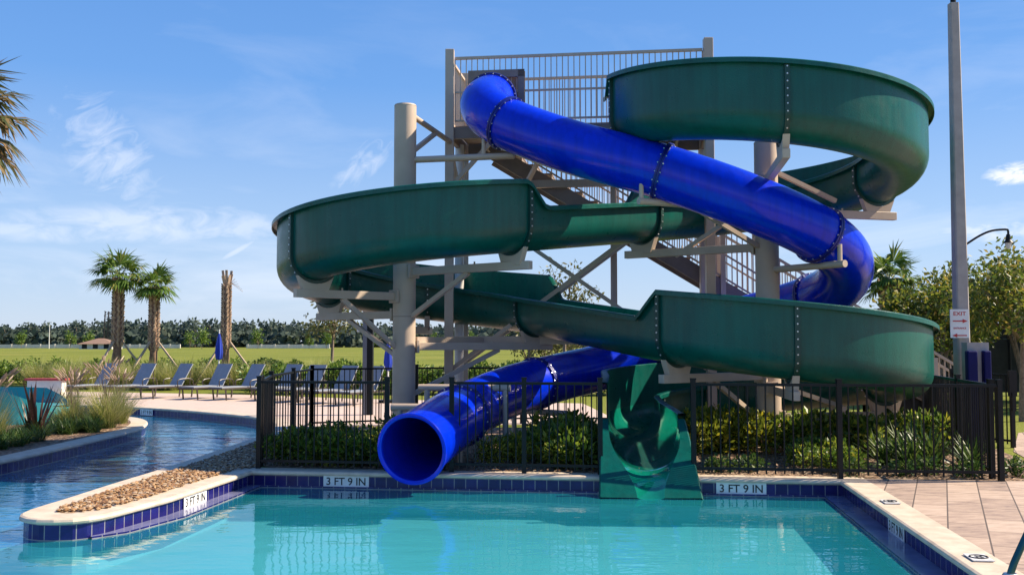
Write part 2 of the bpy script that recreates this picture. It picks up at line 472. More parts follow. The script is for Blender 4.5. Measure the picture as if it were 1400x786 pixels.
# land sheets
def sheet(name, pts, z, m, **k):
    s = MB(); s.poly(pts, z); return tag(s.build(name, m), kind='structure')
def xy(p): return (p.x, p.y)
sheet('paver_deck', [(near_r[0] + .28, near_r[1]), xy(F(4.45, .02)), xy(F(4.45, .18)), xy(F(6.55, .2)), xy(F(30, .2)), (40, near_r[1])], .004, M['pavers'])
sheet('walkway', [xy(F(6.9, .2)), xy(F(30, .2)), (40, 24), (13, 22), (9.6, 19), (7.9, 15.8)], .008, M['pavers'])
backing = offset(OUT, .29)
i0 = min(range(len(OUT)), key=lambda i: (V(OUT[i]) - V((-4.64, 18.5))).length)
i1 = min(range(len(OUT)), key=lambda i: (V(OUT[i]) - V((-16, 28.6))).length)
sheet('pool_deck', backing[i0:i1 + 1] + [(-16, 35.2), (-9, 33), (-4.6, 30.5), (2, 28.2), (2.4, 21.2), (-4.0, 20.6)], .004, M['fardeck'])
pen = [xy(F(-3.3, .22)), xy(F(7.0, .22)), xy(F(7.6, 6.6)), xy(F(-4.3, 7.2)), (-4.42, 15.2)]
sheet('mulch_bed', pen, .004, M['mulch'])
ia = min(range(len(OUT)), key=lambda i: (V(OUT[i]) - V((-4.05, 10.25))).length)
ib = min(range(len(OUT)), key=lambda i: (V(OUT[i]) - V((-4.66, 16.6))).length)
pen_in = offset(OUT, .27)
gravel_poly = pen_in[2:ia] + [p for p in pen_in[ia:ib + 1] if p[1] > 10.42] + [(-4.3, 16.5)]
gravel_poly = [(-3.74, 13.55), (-4.02, 11.2), (-4.18, 10.4), (-4.36, 10.16), (-4.6, 10.14), (-4.68, 10.4), (-4.64, 11.2), (-4.58, 12.4), (-4.48, 14), (-4.4, 16.6), (-4.38, 18.4), (-3.7, 18.4), (-3.5, 13.75)]
sheet('gravel_bed', gravel_poly, .0052, M['gravelbase'])
# loose pebbles on the bed: one uncountable mass
pb = MB()
def inside(p, poly):
    c = False; j = len(poly) - 1
    for i in range(len(poly)):
        if (poly[i][1] > p[1]) != (poly[j][1] > p[1]) and p[0] < (poly[j][0] - poly[i][0]) * (p[1] - poly[i][1]) / (poly[j][1] - poly[i][1]) + poly[i][0]:
            c = not c
        j = i
    return c
OCT = [(1, 0, 0), (-1, 0, 0), (0, 1, 0), (0, -1, 0), (0, 0, 1), (0, 0, -.6), (.62, .62, .45), (-.62, .62, .45), (-.62, -.62, .45), (.62, -.62, .45)]
OF = [(0, 6, 9), (2, 7, 6), (1, 8, 7), (3, 9, 8), (4, 6, 7), (4, 7, 8), (4, 8, 9), (4, 9, 6), (0, 2, 6), (2, 1, 7), (1, 3, 8), (3, 0, 9), (0, 9, 3), (5, 2, 0), (5, 1, 2), (5, 3, 1), (5, 0, 3)]
def pebble(mb, p, s):
    a = rnd.uniform(0, 6.3); ca, sa = math.cos(a), math.sin(a)
    sx, sy, sz = s * rnd.uniform(.8, 1.3), s * rnd.uniform(.6, 1), s * rnd.uniform(.45, .75)
    mb.add([(p[0] + ca * x * sx - sa * y * sy, p[1] + sa * x * sx + ca * y * sy, p[2] + z * sz + rnd.uniform(-.12, .12) * s) for x, y, z in OCT], OF, 0, True)
n = 0
while n < 4600:
    p = (rnd.uniform(-4.75, -3.5), rnd.uniform(10.2, 17.2))
    if inside(p, gravel_poly):
        pebble(pb, (p[0], p[1], .012 + rnd.uniform(0, .02)), rnd.uniform(.014, .032)); n += 1
tag(pb.build('pebbles', M['pebble'], sharp=60), 'tan and brown river pebbles filling the bed on the pool divider', 'pebbles', kind='stuff')

# island in the river
isl = [(p.x, p.y) for p in catmull([(-8.3, 11, 0), (-7.75, 12.8, 0), (-7.48, 14.6, 0), (-7.42, 16.5, 0), (-7.42, 18.6, 0), (-7.46, 19.7, 0), (-7.63, 20.7, 0), (-8.0, 21.85, 0), (-8.53, 22.8, 0), (-9.3, 23.5, 0), (-10.4, 24.0, 0), (-13, 24.3, 0), (-24, 23, 0)], .3)] + [(-24, 11)]
iw = MB(); iw.poly(isl, .0); iw.wall(isl, -.56, ZW - .04, closed=True)
tag(iw.build('island_soil', M['mulch']), kind='structure')
iw = MB(); iw.wall(isl, ZW - .04, -.045, closed=True)
tag(iw.build('island_tile', M['tile']), kind='structure')
tag(coping(isl, True, -1).build('island_coping', M['coping']), kind='structure')

# ------------------------------------------------------------------ writing
def text_mesh(body, size, extr=.002):
    cu = bpy.data.curves.new('txt', 'FONT'); cu.body = body; cu.size = size; cu.extrude = extr
    cu.align_x = 'CENTER'; cu.align_y = 'CENTER'; cu.offset = size * .012
    t = bpy.data.objects.new('txt', cu); COL.objects.link(t)
    dg = bpy.context.evaluated_depsgraph_get(); dg.update()
    me = bpy.data.meshes.new_from_object(t.evaluated_get(dg))
    bpy.data.objects.remove(t); bpy.data.curves.remove(cu)
    return me

def depth_marker(label, p, rotm, w=.62, h=.15, txt='3 FT 9 IN'):
    """plate with local x along the text, y up, z out of the face"""
    t = thing('depth_marker', label, 'depth marker', p)
    t.rotation_euler = rotm.to_euler()
    mb = MB(); mb.box((0, 0, .004), (w, h, .008)); pl = mb.build('plate', M['whitesign'], t)
    if txt is None:
        mb = MB(); rr_ = h * .42
        mb.pipe([V((math.cos(a) * rr_, math.sin(a) * rr_, .0095)) for a in [2 * math.pi * k / 28 for k in range(29)]], .0065, 6, 0, False); mb.build('ring', M['ink'], pl)
        mb = MB(); mb.beam((-rr_ * .7, rr_ * .7, .0095), (rr_ * .7, -rr_ * .7, .0095), .012, .004); mb.build('slash', M['ink'], pl)
        mb = MB(); mb.beam((-rr_ * .5, -.02, .0095), (rr_ * .4, .03, .0095), .016, .003); mb.build('diver', M['ink'], pl)
        return t
    me = text_mesh(txt, h * .92, .001); me.materials.clear(); me.materials.append(M['ink'])
    o = bpy.data.objects.new('lettering', me); link(o, pl); o.location = (0, -.004, .0092)
    xs = [v.co.x for v in me.vertices]
    if xs: o.scale.x = min(1.6, w * .86 / (max(xs) - min(xs)))
    return t
def face_rot(xdir, up=V((0, 0, 1))):
    x = V(xdir).normalized(); z = x.cross(up).normalized(); y = z.cross(x)
    return Matrix((x, y, z)).transposed()
mk = '3 FT 9 IN'
ry = face_rot(E1)
depth_marker('white 3 FT 9 IN tile on the pool edge left of blue tube mouth', F(-2.22, -.002, -.122), ry)
depth_marker('white 3 FT 9 IN tile on the pool edge right of green chute', F(2.92, -.002, -.122), ry)
d_ = (V((-3.82, 11.15, 0)) - V((CLc.x, CLc.y, 0))).normalized()
depth_marker('white 3 FT 9 IN tile on the pebble divider wall', V((-3.73, 11.82, -.122)) + V((.004, 0, 0)), face_rot(-d_), .6)
depth_marker('white 3 FT 9 IN tile on the right side wall of the pool', V((CR.x, CR.y, -.122)) - E2 * 2.62 - E1 * .003, face_rot(-E2), .6)
depth_marker('small white tile on tiled edge of planted island', V((-7.458, 15.75, -.122)), face_rot((0, 1, 0)), .4)
depth_marker('small white tile on far edge of the river by loungers', V((-9.65, 26.43, -.122)), face_rot((V((-8.7, 25.8, 0)) - V((-10.6, 27.0, 0)))), .5)
flat = Matrix((E2, -E1, V((0, 0, 1)))).transposed()
depth_marker('white no diving tile set in coping beside right pool wall', V((CR.x, CR.y, .012)) - E2 * 1.75 + E1 * .15, Matrix((E2 * -1, E1, V((0, 0, 1)))).transposed(), .26, .16, None)
depth_marker('white no diving tile set in coping near the grab rail', V((CR.x, CR.y, .012)) - E2 * 4.55 + E1 * .15, Matrix((E2 * -1, E1, V((0, 0, 1)))).transposed(), .26, .16, None)

# ------------------------------------------------------------------ green flume
crx, cry, clx, cly, RR, Z0, SL = 4.107, 16.285, -1.433, 17.135, 2.162, 4.892, .119
def green_path(ds=.09):
    C1 = V((crx, cry)); C2 = V((clx, cly)); d = C2 - C1; L = d.length; phi = math.atan2(d.y, d.x)
    h = phi + math.asin(2 * RR / L); tl = math.sqrt(L * L - 4 * RR * RR)
    st = []   # (x,y,heading,segment,seglen param)
    a0 = R(192.15); a1 = h - math.pi / 2
    while a1 < a0 + math.pi: a1 += 2 * math.pi
    # launch from tower
    ent = catmull([(2.46, 17.95, 0), (2.12, 16.9, 0), (crx + RR * math.cos(a0), cry + RR * math.sin(a0), 0), (crx + RR * math.cos(a0 + .4), cry + RR * math.sin(a0 + .4), 0)], ds)
    k = max(i for i, p in enumerate(ent) if p.y > cry + RR * math.sin(a0) + .03)
    ent = ent[:k + 1]
    for i, p in enumerate(ent):
        q = ent[min(i + 1, k)] - ent[max(i - 1, 0)]
        st.append((p.x, p.y, math.atan2(q.y, q.x), 'E'))
    def arc(c, b0, b1, sg, name):
        n = int(abs(b1 - b0) * RR / ds)
        for i in range(n):
            b = b0 + (b1 - b0) * i / n
            st.append((c.x + RR * math.cos(b), c.y + RR * math.sin(b), b + sg * math.pi / 2, name))
    def straight(p, hd, L, name):
        n = int(L / ds)
        for i in range(n):
            st.append((p.x + math.cos(hd) * L * i / n, p.y + math.sin(hd) * L * i / n, hd, name))
    arc(C1, a0, a1, 1, 'A')
    straight(C1 + RR * V((math.cos(a1), math.sin(a1))), h, tl, 'S1')
    b0 = h + math.pi / 2; h2 = phi + math.pi - math.asin(2 * RR / L); b1 = h2 + math.pi / 2
    while b1 > b0 - math.pi: b1 -= 2 * math.pi
    while b1 < b0 - 2 * math.pi: b1 += 2 * math.pi
    arc(C2, b0, b1, -1, 'B')
    straight(C2 + RR * V((math.cos(b1), math.sin(b1))), h2, tl, 'S2')
    c0 = h2 - math.pi / 2; c1_ = R(177)
    while c1_ < c0 + math.pi: c1_ += 2 * math.pi
    arc(C1, c0, c1_, 1, 'C')
    p = C1 + RR * V((math.cos(c1_), math.sin(c1_))); hd = c1_ + math.pi / 2
    end = V((1.74, 12.95)); dd = end - p
    straight(p, math.atan2(dd.y, dd.x), dd.length, 'T')
    return st
GP = green_path()
def seg_range(n):
    ix = [i for i, s in enumerate(GP) if s[3] == n]; return ix[0], ix[-1] + 1
iA, iAe = seg_range('A')
S = [0.0]
for a, b_ in zip(GP[:-1], GP[1:]): S.append(S[-1] + math.hypot(b_[0] - a[0], b_[1] - a[1]))
sA = S[iA]; sC, sCe = S[seg_range('C')[0]], S[seg_range('C')[1] - 1]; sT = S[-1]
sB, sBe = S[seg_range('B')[0]], S[seg_range('B')[1] - 1]; sS1 = S[seg_range('S1')[0]]
sFlat = sC + RR * R(240)
def gz(s):
    z = Z0 - SL * (s - sA)
    if s < sA: z = Z0 + SL * (sA - s) + .16 * (sA - s) ** 2
    if s > sFlat:
        zf = Z0 - SL * (sFlat - sA); L = sT - sFlat; t = (s - sFlat) / L; zt = .045
        m0 = -SL * L; m1 = -.05 * L
        z = (2 * t ** 3 - 3 * t * t + 1) * zf + (t ** 3 - 2 * t * t + t) * m0 + (-2 * t ** 3 + 3 * t * t) * zt + (t ** 3 - t * t) * m1
    return z
LOW, HIGH = .68, 1.10
def blend(s, a, b_): return max(0.0, min(1.0, (s - a) / (b_ - a)))
def heights(s):
    """(left, right) wall heights"""
    hr = LOW + (HIGH - LOW) * (blend(s, sA - .05, sA) * (1 - blend(s, sS1 + .1, sS1 + .46)))
    hr += (HIGH - LOW) * blend(s, sC + .02, sC + .36)
    hl = LOW + (HIGH - LOW) * blend(s, sB - .30, sB + .05) * (1 - blend(s, sBe - .05, sBe + .3))
    if s < sA: hr = max(hr, .8); hl = .8
    return hl, hr
TH = .014
def side_prof(h, w=.398, rb=.392):
    inner = []; n = 9
    for k in range(1, n + 1):
        t = math.pi / 2 * k / n
        inner.append((rb * math.sin(t) - TH + (w - rb) * k / n, rb - (rb - TH) * math.cos(t)))
    top = [(w - TH, h - .01), (w - TH + .012, h), (w + .075, h), (w + .09, h - .014), (w + .09, h - .075), (w + .078, h - .075), (w + .074, h - .022), (w, h - .022)]
    outer = []
    for k in range(n, 0, -1):
        t = math.pi / 2 * k / n
        outer.append((rb * math.sin(t) + (w - rb) * k / n, rb - rb * math.cos(t)))
    return inner, top, outer
def station(i, extra_h=None):
    x, y, hd, _ = GP[i]; z = gz(S[i])
    hl, hr = heights(S[i]) if extra_h is None else extra_h
    n = V((-math.sin(hd), math.cos(hd), 0))
    ring = []; mi = []
    g_ = .09 * blend(S[i], sT - 2.4, sT - .62)
    iL, tL, oL = side_prof(hl, .398 + g_, .392 + g_); iR, tR, oR = side_prof(hr, .398 + g_, .392 + g_)
    base = V((x, y, z))
    pts = [(0, TH)] + iL + tL + oL + [(0, 0)] + [(-u, w_) for u, w_ in reversed(oR)] + [(-u, w_) for u, w_ in reversed(tR)] + [(-u, w_) for u, w_ in reversed(iR)]
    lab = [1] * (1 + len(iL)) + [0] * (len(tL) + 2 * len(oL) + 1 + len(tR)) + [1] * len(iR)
    return [base + n * u + V((0, 0, w_)) for u, w_ in pts], lab

green = thing('green_water_slide', 'dark green open flume water slide winding in wide bowls to the pool', 'water slide', (1.74, 12.7, 0))
def parented(o, root):
    o.parent = root; o.matrix_parent_inverse = Matrix.Translation(-root.location); return o

def s_index(s): return min(range(len(S)), key=lambda i: abs(S[i] - s))
arcA = lambda deg: sA + RR * R(deg - 192.15)
joints = [sA, arcA(263), arcA(374), arcA(440), sS1 + .5, sB, sB + RR * R(94), sB + RR * R(160), sB + RR * R(215), sBe + .1, sC + .36, sC + RR * R(55), sC + RR * R(160), sC + RR * R(235), sC + RR * R(300)]
s_run = sT - .62
edges = [0.0] + joints + [s_run]
for a, b_ in zip(edges[:-1], edges[1:]):
    ia_, ib_ = s_index(a), s_index(b_)
    mb = MB(); rings = []; lab = None
    for i in range(ia_, ib_ + 1):
        r_, lab = station(i); rings.append(r_)
    mb.loft(rings, mats=lab, caps=False)
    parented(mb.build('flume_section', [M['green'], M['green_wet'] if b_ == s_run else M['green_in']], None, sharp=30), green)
def gflange(s, dark=True):
    i = s_index(s); x, y, hd, _ = GP[i]; z = gz(S[i]); hl, hr = heights(S[i])
    n = V((-math.sin(hd), math.cos(hd), 0)); t = V((math.cos(hd), math.sin(hd), 0)); base = V((x, y, z))
    mb = MB()
    w, rb = .398, .392
    line = [(w, hl - .03, 1, 0)]
    for k in range(13, -1, -1):
        a = math.pi / 2 * k / 13; line.append((rb * math.sin(a) + (w - rb) * k / 13, rb - rb * math.cos(a), math.sin(a), -math.cos(a)))
    line += [(-u, q, -nu, nw) for u, q, nu, nw in reversed(line[1:-1])] + [(-w, hr - .03, -1, 0)]
    rings = []
    for u, q, nu, nw in line:
        c = base + n * u + V((0, 0, q)); nn = n * nu + V((0, 0, nw))
        rings.append([c - t * .035, c - t * .035 + nn * .05, c + t * .035 + nn * .05, c + t * .035])
    mb.loft(rings, smooth=False, closed=False, mats=[0, 0, 0])
    mb.f.append((len(mb.v) - 4, len(mb.v) - 3, len(mb.v) - 2, len(mb.v) - 1)); mb.m.append(0); mb.sm.append(False)
    # bolts, evenly along the rim line
    acc = 0; prev = None; step = .105
    for k in range(len(line) - 1):
        u0, q0, a0, b0 = line[k]; u1, q1, a1, b1 = line[k + 1]
        L = math.hypot(u1 - u0, q1 - q0)
        while acc < L:
            f_ = acc / L
            nn = (n * (a0 + (a1 - a0) * f_) + V((0, 0, b0 + (b1 - b0) * f_))).normalized()
            c = base + n * (u0 + (u1 - u0) * f_) + V((0, 0, q0 + (q1 - q0) * f_)) + nn * .05
            mb.rod(c, c + nn * .012, .014, .011, 6, 1)
            acc += step
        acc -= L
    parented(mb.build('joint_flange', [M['green_dark'], M['steelbolt']]), green)
for s in joints: gflange(s)
# runout end: half-pipe channel cut by a sloping face, skirted to the water
mb = MB(); rings = []; lab = None
N = 26
ir = s_index(s_run)
x0, y0, hd, _ = GP[ir]; hd = GP[-1][2]
n_ = V((-math.sin(hd), math.cos(hd), 0)); t_ = V((math.cos(hd), math.sin(hd), 0))
p_end = V((1.72, 12.44, 0)); p_st = V((x0, y0, 0))
for k in range(N + 1):
    f_ = k / N
    s = s_run + (sT - s_run) * f_
    c = p_st.lerp(p_end, f_); fd = max(0, (f_ - .52) / .48)
    zb = .05 + (gz(s_run) - .05) * (1 - f_) ** 2 if f_ < .52 else .05 + (gz(s_run) - .05) * (1 - f_) ** 2 - .28 * fd ** 1.6
    zb += (TH + .002) * (1 - f_)
    top = .68 + (-.20 - .68) * f_ ** 1.1
    h = max(top - zb, .004)
    rb = .482 - TH * (1 - f_)
    def half(h):
        amax = math.acos(max(-1, 1 - h / rb)) if h < rb else math.pi / 2
        return [(rb * math.sin(amax * j / 12), rb - rb * math.cos(amax * j / 12)) for j in range(13)]
    hp = half(h)
    uo = .578 + .065 * f_
    sidep = hp + [(hp[-1][0] + .003, h), (uo - .02, h + .004), (uo, h - .02), (uo, -.33 - zb)]
    pts = [(-u, q) for u, q in reversed(sidep[1:])] + sidep
    rings.append([c + n_ * u + V((0, 0, zb + q)) for u, q in pts])
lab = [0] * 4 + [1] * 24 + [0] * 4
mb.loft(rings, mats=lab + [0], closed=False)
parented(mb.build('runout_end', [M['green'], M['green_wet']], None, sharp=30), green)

# ------------------------------------------------------------------ blue tube
BT = [(-.32, 18.35, 6.20), (-.36, 17.9, 6.15), (-.48, 17.2, 5.86), (-.32, 16.72, 5.56), (.10, 16.38, 5.27), (1.0, 15.82, 4.83), (2.34, 15.35, 4.36), (3.6, 15.1, 3.86), (4.75, 15.33, 3.38), (5.42, 16.1, 2.98),
      (5.5, 17.2, 2.6), (4.85, 18.35, 2.3), (3.7, 18.95, 1.98), (2.85, 19.05, 1.70), (1.9, 18.8, 1.32), (.9, 18.12, 1.1), (.05, 17.05, .92), (-.52, 15.7, .74), (-.84, 14.5, .61), (-1.06, 13.55, .50), (-1.27, 12.72, .37)]
BP = catmull(BT, .09)
blue = thing('blue_tube_slide', 'royal blue enclosed tube slide spiralling down to a round open mouth', 'water slide', (-1.27, 12.9, 0))
BR = .43
def b_near(p): return min(range(len(BP)), key=lambda i: (BP[i] - V(p)).length)
def b_tan(i): return (BP[min(i + 1, len(BP) - 1)] - BP[max(i - 1, 0)]).normalized()
bj = [b_near(p) for p in ((-.37, 17.85, 6.14), (-.1, 16.5, 5.4), (2.34, 15.35, 4.36), (4.75, 15.33, 3.38), (5.35, 17.6, 2.5), (2.6, 19.02, 1.6), (.45, 17.6, 1.0), (-.75, 14.8, .6))]
be = [0] + bj + [len(BP) - 1]
for a, b_ in zip(be[:-1], be[1:]):
    mb = MB()
    mb.pipe(BP[a:b_ + 1], BR, 40, 0, False)
    mb.pipe(BP[a:b_ + 1], BR - .014, 40, 1, False)
    parented(mb.build('tube_section', [M['blue'], M['blue_in']]), blue)
for i in bj:
    mb = MB(); t = b_tan(i); c = BP[i]
    prof = [(-.035, BR - .002), (-.035, BR + .035), (-.006, BR + .035), (-.004, BR + .022), (.004, BR + .022), (.006, BR + .035), (.035, BR + .035), (.035, BR - .002)]
    x = t.cross(V((0, 0, 1))).normalized(); y = x.cross(t)
    rings = [[c + t * a + (x * math.cos(q) + y * math.sin(q)) * r_ for a, r_ in prof] for q in [2 * math.pi * k / 40 for k in range(41)]]
    mb.loft(rings, smooth=False, closed=False)
    for k in range(20):
        q = 2 * math.pi * (k + .5) / 20; d = x * math.cos(q) + y * math.sin(q)
        mb.rod(c + d * (BR + .018) + t * .035, c + d * (BR + .018) + t * .052, .012, .010, 6, 1)
        mb.rod(c + d * (BR + .018) - t * .052, c + d * (BR + .018) - t * .035, .012, .010, 6, 1)
    parented(mb.build('joint_flange', [M['blue_dark'], M['steelbolt']]), blue)
mb = MB(); t = b_tan(len(BP) - 1); c = BP[-1]; x = t.cross(V((0, 0, 1))).normalized(); y = x.cross(t)
prof = [(-.04, BR - .01), (-.04, BR + .03), (.0, BR + .036), (.02, BR + .03), (.025, BR + .01), (.01, BR - .02), (-.04, BR - .02)]
rings = [[c + t * a + (x * math.cos(q) + y * math.sin(q)) * r_ for a, r_ in prof] for q in [2 * math.pi * k / 56 for k in range(57)]]
mb.loft(rings, closed=False)
parented(mb.build('mouth_rim', M['blue']), blue)

# ------------------------------------------------------------------ support columns
def gpt(s, side=0.0, dz=0.0):
    i = s_index(s); x, y, hd, _ = GP[i]
    n = V((-math.sin(hd), math.cos(hd), 0))
    return V((x, y, gz(S[i]) + dz)) + n * side
def column(label, x, y, top, r=.195):
    t = thing('support_column', label, 'column', (x, y, 0), group='tan steel columns carrying the slides')
    mb = MB(); mb.rod((x, y, 0), (x, y, top), r, r * .97, 36); parented(mb.build('shaft', M['tan']), t)
    mb = MB(); mb.rod((x, y, top), (x, y, top + .025), r * .99, r * .93, 36); parented(mb.build('cap', M['tan']), t)
    for zc in (2.15, 4.2):
        mb = MB(); mb.rod((x, y, zc), (x, y, zc + .012), r * 1.012, r * 1.012, 36); parented(mb.build('weld_seam', M['tan_dark']), t)
    mb = MB(); mb.box((x, y, .025), (.7, .7, .05))
    for a in (-.27, .27):
        for b_ in (-.27, .27): mb.rod((x + a, y + b_, .05), (x + a, y + b_, .1), .02, .02, 6)
    parented(mb.build('base_plate', M['tan']), t)
    return t
colL = column('tan round steel column inside the left green bowl', -1.83, 16.9, 5.76)
colR = column('tan round steel column inside the right green bowls', 4.19, 16.3, 5.0)
def saddle_arm(col, s, brace=None, drop=.16, w=.13, over=.35, side=0.0):
    """arm from the column under the flume joint at s, with saddle plates"""
    c = V(col.location); i = s_index(s); hd = GP[i][2]
    p = gpt(s); n = V((-math.sin(hd), math.cos(hd), 0))
    d = (V((p.x, p.y, 0)) - V((c.x, c.y, 0))); L = d.length; d.normalize()
    za = p.z - .05 - drop
    a = V((c.x, c.y, za)) + d * .17; e = V((c.x, c.y, za)) + d * (L + over)
    mb = MB(); mb.beam(a, e, w * .85, w)
    mb.box(a + V((0, 0, .0)) + d * .04, (.24, .05, .22), Matrix((V((-d.y, d.x, 0)), d, V((0, 0, 1)))).transposed())
    for k in (.55, .8): mb.rod(a.lerp(e, k) + V((0, 0, w / 2)), a.lerp(e, k) + V((0, 0, w / 2 + .04)), .016, .016, 8)
    parented(mb.build('arm', M['tan'], bevel=.008), col)
    # saddle: plate in the joint's plane following the bottom curve
    mb = MB(); rb = .45
    t = V((math.cos(hd), math.sin(hd), 0))
    up = [(.31 * k / 6, .40 - math.sqrt(max(.0, .45 ** 2 - (.31 * k / 6) ** 2)) - .005) for k in range(-6, 7)]
    low = [(.20, -drop - .045), (-.20, -drop - .045)]
    poly = [p + n * u + V((0, 0, q)) for u, q in up] + [p + n * u + V((0, 0, q)) for u, q in low]
    f1 = [q - t * .05 for q in poly]; f2 = [q + t * .05 for q in poly]; k = len(poly)
    mb.add(f1 + f2, [tuple(range(k)), tuple(range(2 * k - 1, k - 1, -1))] + [(j, (j + 1) % k, (j + 1) % k + k, j + k) for j in range(k)])
    parented(mb.build('saddle', M['tan']), col)
    if brace:
        f_, dz = brace
        mb = MB(); q = a.lerp(e, f_) - V((0, 0, w / 2)); q2 = V((c.x, c.y, za - dz)) + d * .18
        mb.beam(q, q2, .07, .07); parented(mb.build('brace', M['tan']), col)
saddle_arm(colL, joints[5], (.5, .75))
saddle_arm(colL, joints[6], (.55, .85))
saddle_arm(colL, joints[7], (.6, .7))
saddle_arm(colL, joints[8], None)
saddle_arm(colL, joints[9], (.6, .8))
saddle_arm(colR, joints[1], None)
saddle_arm(colR, joints[2], None)
saddle_arm(colR, joints[3], None)
saddle_arm(colR, joints[4], (.6, -.75))
saddle_arm(colR, joints[10], (.5, .75))
saddle_arm(colR, joints[11], None)
saddle_arm(colR, joints[12], None)
saddle_arm(colR, joints[13], None)
mb = MB(); p = gpt(joints[2], 0, -.2); q = V((4.19, 16.3, p.z + .72))
mb.beam(q + (p - q) * .08, q + (p - q) * .62 + V((0, 0, -.06)), .07); parented(mb.build('brace', M['tan']), colR)
mb = MB(); p = gpt(joints[12], 0, -.2); q = V((4.19, 16.3, p.z + .55))
mb.beam(q + (p - q) * .08, q + (p - q) * .62 + V((0, 0, -.06)), .07); parented(mb.build('brace', M['tan']), colR)

def tube_arm(col, i, za, out=.25, side=1, brace=None):
    """round arm from the column under the tube joint with an upright strut to its flange"""
    c = V(col.location); p = BP[i]; t = b_tan(i)
    d = V((p.x - c.x, p.y - c.y, 0)); L = d.length; d.normalize()
    a = V((c.x, c.y, za)) + d * .16; e = V((c.x, c.y, za)) + d * (L + out)
    mb = MB(); mb.rod(a, e, .055, .055, 14)
    parented(mb.build('arm', M['tan']), col)
    mb = MB()
    for sg in ((1,) if side == 1 else (1, -1)):
        q = V((c.x, c.y, za)) + d * (L + sg * .40)
        zt = p.z - .28
        mb.rod(q + V((0, 0, .03)), (q.x, q.y, max(zt, za + .3)), .036, .036, 10)
    parented(mb.build('strut', M['tan']), col)
    if brace:
        f_, dz = brace; q = a.lerp(e, f_); mb = MB(); mb.beam(q - V((0, 0, .04)), V((c.x, c.y, za - dz)) + d * .17, .07); parented(mb.build('brace', M['tan']), col)
tube_arm(colL, bj[1], 4.83, .12, 2)
tube_arm(colR, bj[2], 3.88, .45, 1, (.55, .6))
tube_arm(colR, bj[3], 2.9, .5, 1)
tube_arm(colR, bj[4], 2.0, .45, 1)
# struts from left column head to the tower
mb = MB()
mb.rod((-1.72, 17.0, 5.62), (-1.16, 18.42, 5.46), .05, .05, 12); parented(mb.build('tie_strut', M['tan']), colL)
mb = MB(); mb.beam((-1.72, 17.02, 5.0), (-1.38, 17.85, 5.5), .07); parented(mb.build('brace', M['tan']), colL)
# beams low on left column around the blue tube's exit
mb = MB(); mb.rod((-2.0, 15.2, .78), (-.48, 15.0, .86), .055, .055, 14); mb.build
tf = thing('tube_support_frame', 'tan round pipe frame around blue tube mouth beside left column', 'support frame', (-1.2, 14.2, 0), group='pipe frames under the blue tube')
def pframe(root, a, b_, z, legs):
    mb = MB(); mb.rod((a[0], a[1], z), (b_[0], b_[1], z), .055, .055, 14); parented(mb.build('beam', M['tan']), root)
    for q in legs:
        mb = MB(); mb.rod((q[0], q[1], 0), (q[0], q[1], z - .03), .045, .045, 12); parented(mb.build('leg', M['tan']), root)
pframe(tf, (-1.72, 14.25), (-.68, 14.12), .80, [(-1.6, 14.24), (-.74, 14.13)])
tf2 = thing('tube_support_frame', 'tan square pipe portal further back over the blue tube', 'support frame', (-.9, 15.8, 0), group='pipe frames under the blue tube')
pframe(tf2, (-1.45, 15.55), (-.02, 15.36), 1.02, [(-1.32, 15.53), (-.1, 15.37)])
tf3 = thing('tube_support_frame', 'tan low pipe frame under blue tube behind the fence middle', 'support frame', (.45, 17.4, 0), group='pipe frames under the blue tube')
pframe(tf3, (.0, 18.15), (.95, 17.15), .50, [(.04, 18.1), (.91, 17.2)])
tf4 = thing('tube_support_frame', 'tan pipe frame holding blue tube behind the green chute', 'support frame', (2.56, 19.1, 0), group='pipe frames under the blue tube')
pframe(tf4, (2.62, 19.58), (2.5, 18.62), 1.06, [(2.62, 19.56), (2.5, 18.75)])

# ------------------------------------------------------------------ tower
T0 = V((-1.17, 18.5, 0))
def Tp(u, v, z=0.0):
    p = T0 + E1 * u + E2 * v; return V((p.x, p.y, z))
TM = Matrix((E1, E2, V((0, 0, 1)))).transposed()
tower = thing('slide_tower', 'tan steel stair tower with railed platform behind the slides', 'tower', T0)
TW, TD, ZF = 4.78, 1.62, 5.78
def tpart(mb, name, m, **k): return parented(mb.build(name, m, **k), tower)
for (u, v, top) in ((0, 0, 7.22), (TW, -.05, 7.24), (0, TD, 7.2), (TW, TD, 7.2)):
    mb = MB(); mb.beam(Tp(u, v, 0), Tp(u, v, top), .165, .165); tpart(mb, 'post', M['tan'], bevel=.01)
mb = MB(); mb.rod(Tp(.02, .95, 0), Tp(.02, .95, 5.6), .09, .09, 18); tpart(mb, 'drain_pipe', M['whitepipe'])
mb = MB()
mb.box(Tp(TW / 2, TD / 2, ZF - .03), (TW - .17, TD - .17, .06), TM)
for v in (.0, TD): mb.box(Tp(TW / 2, v, ZF - .15), (TW - .17, .08, .22), TM)
for u in (.0, TW): mb.box(Tp(u, TD / 2, ZF - .15), (.08, TD - .17, .22), TM)
for k in range(1, 9): mb.box(Tp(TW * k / 9, TD / 2, ZF - .15), (.05, TD - .2, .16), TM)
tpart(mb, 'platform', M['tan_dark'])
def railing(mb, a, b_, z0, z1, h=1.27, sp=.105, mid=None):
    a, b_ = V(a), V(b_); a.z = z0; b_.z = z1
    up = V((0, 0, 1))
    mb.beam(a + up * h, b_ + up * h, .05); mb.beam(a + up * .08, b_ + up * .08, .035)
    if mid: mb.beam(a + up * mid, b_ + up * mid, .035)
    n = int((b_ - a).length / sp)
    for k in range(n + 1):
        q = a.lerp(b_, k / n); mb.beam(q + up * .08, q + up * (h - .02), .018)
mb = MB(); railing(mb, Tp(.1, 0), Tp(TW - .1, 0), ZF, ZF, 1.27, .105, .62)
tpart(mb, 'front_railing', M['tan'])
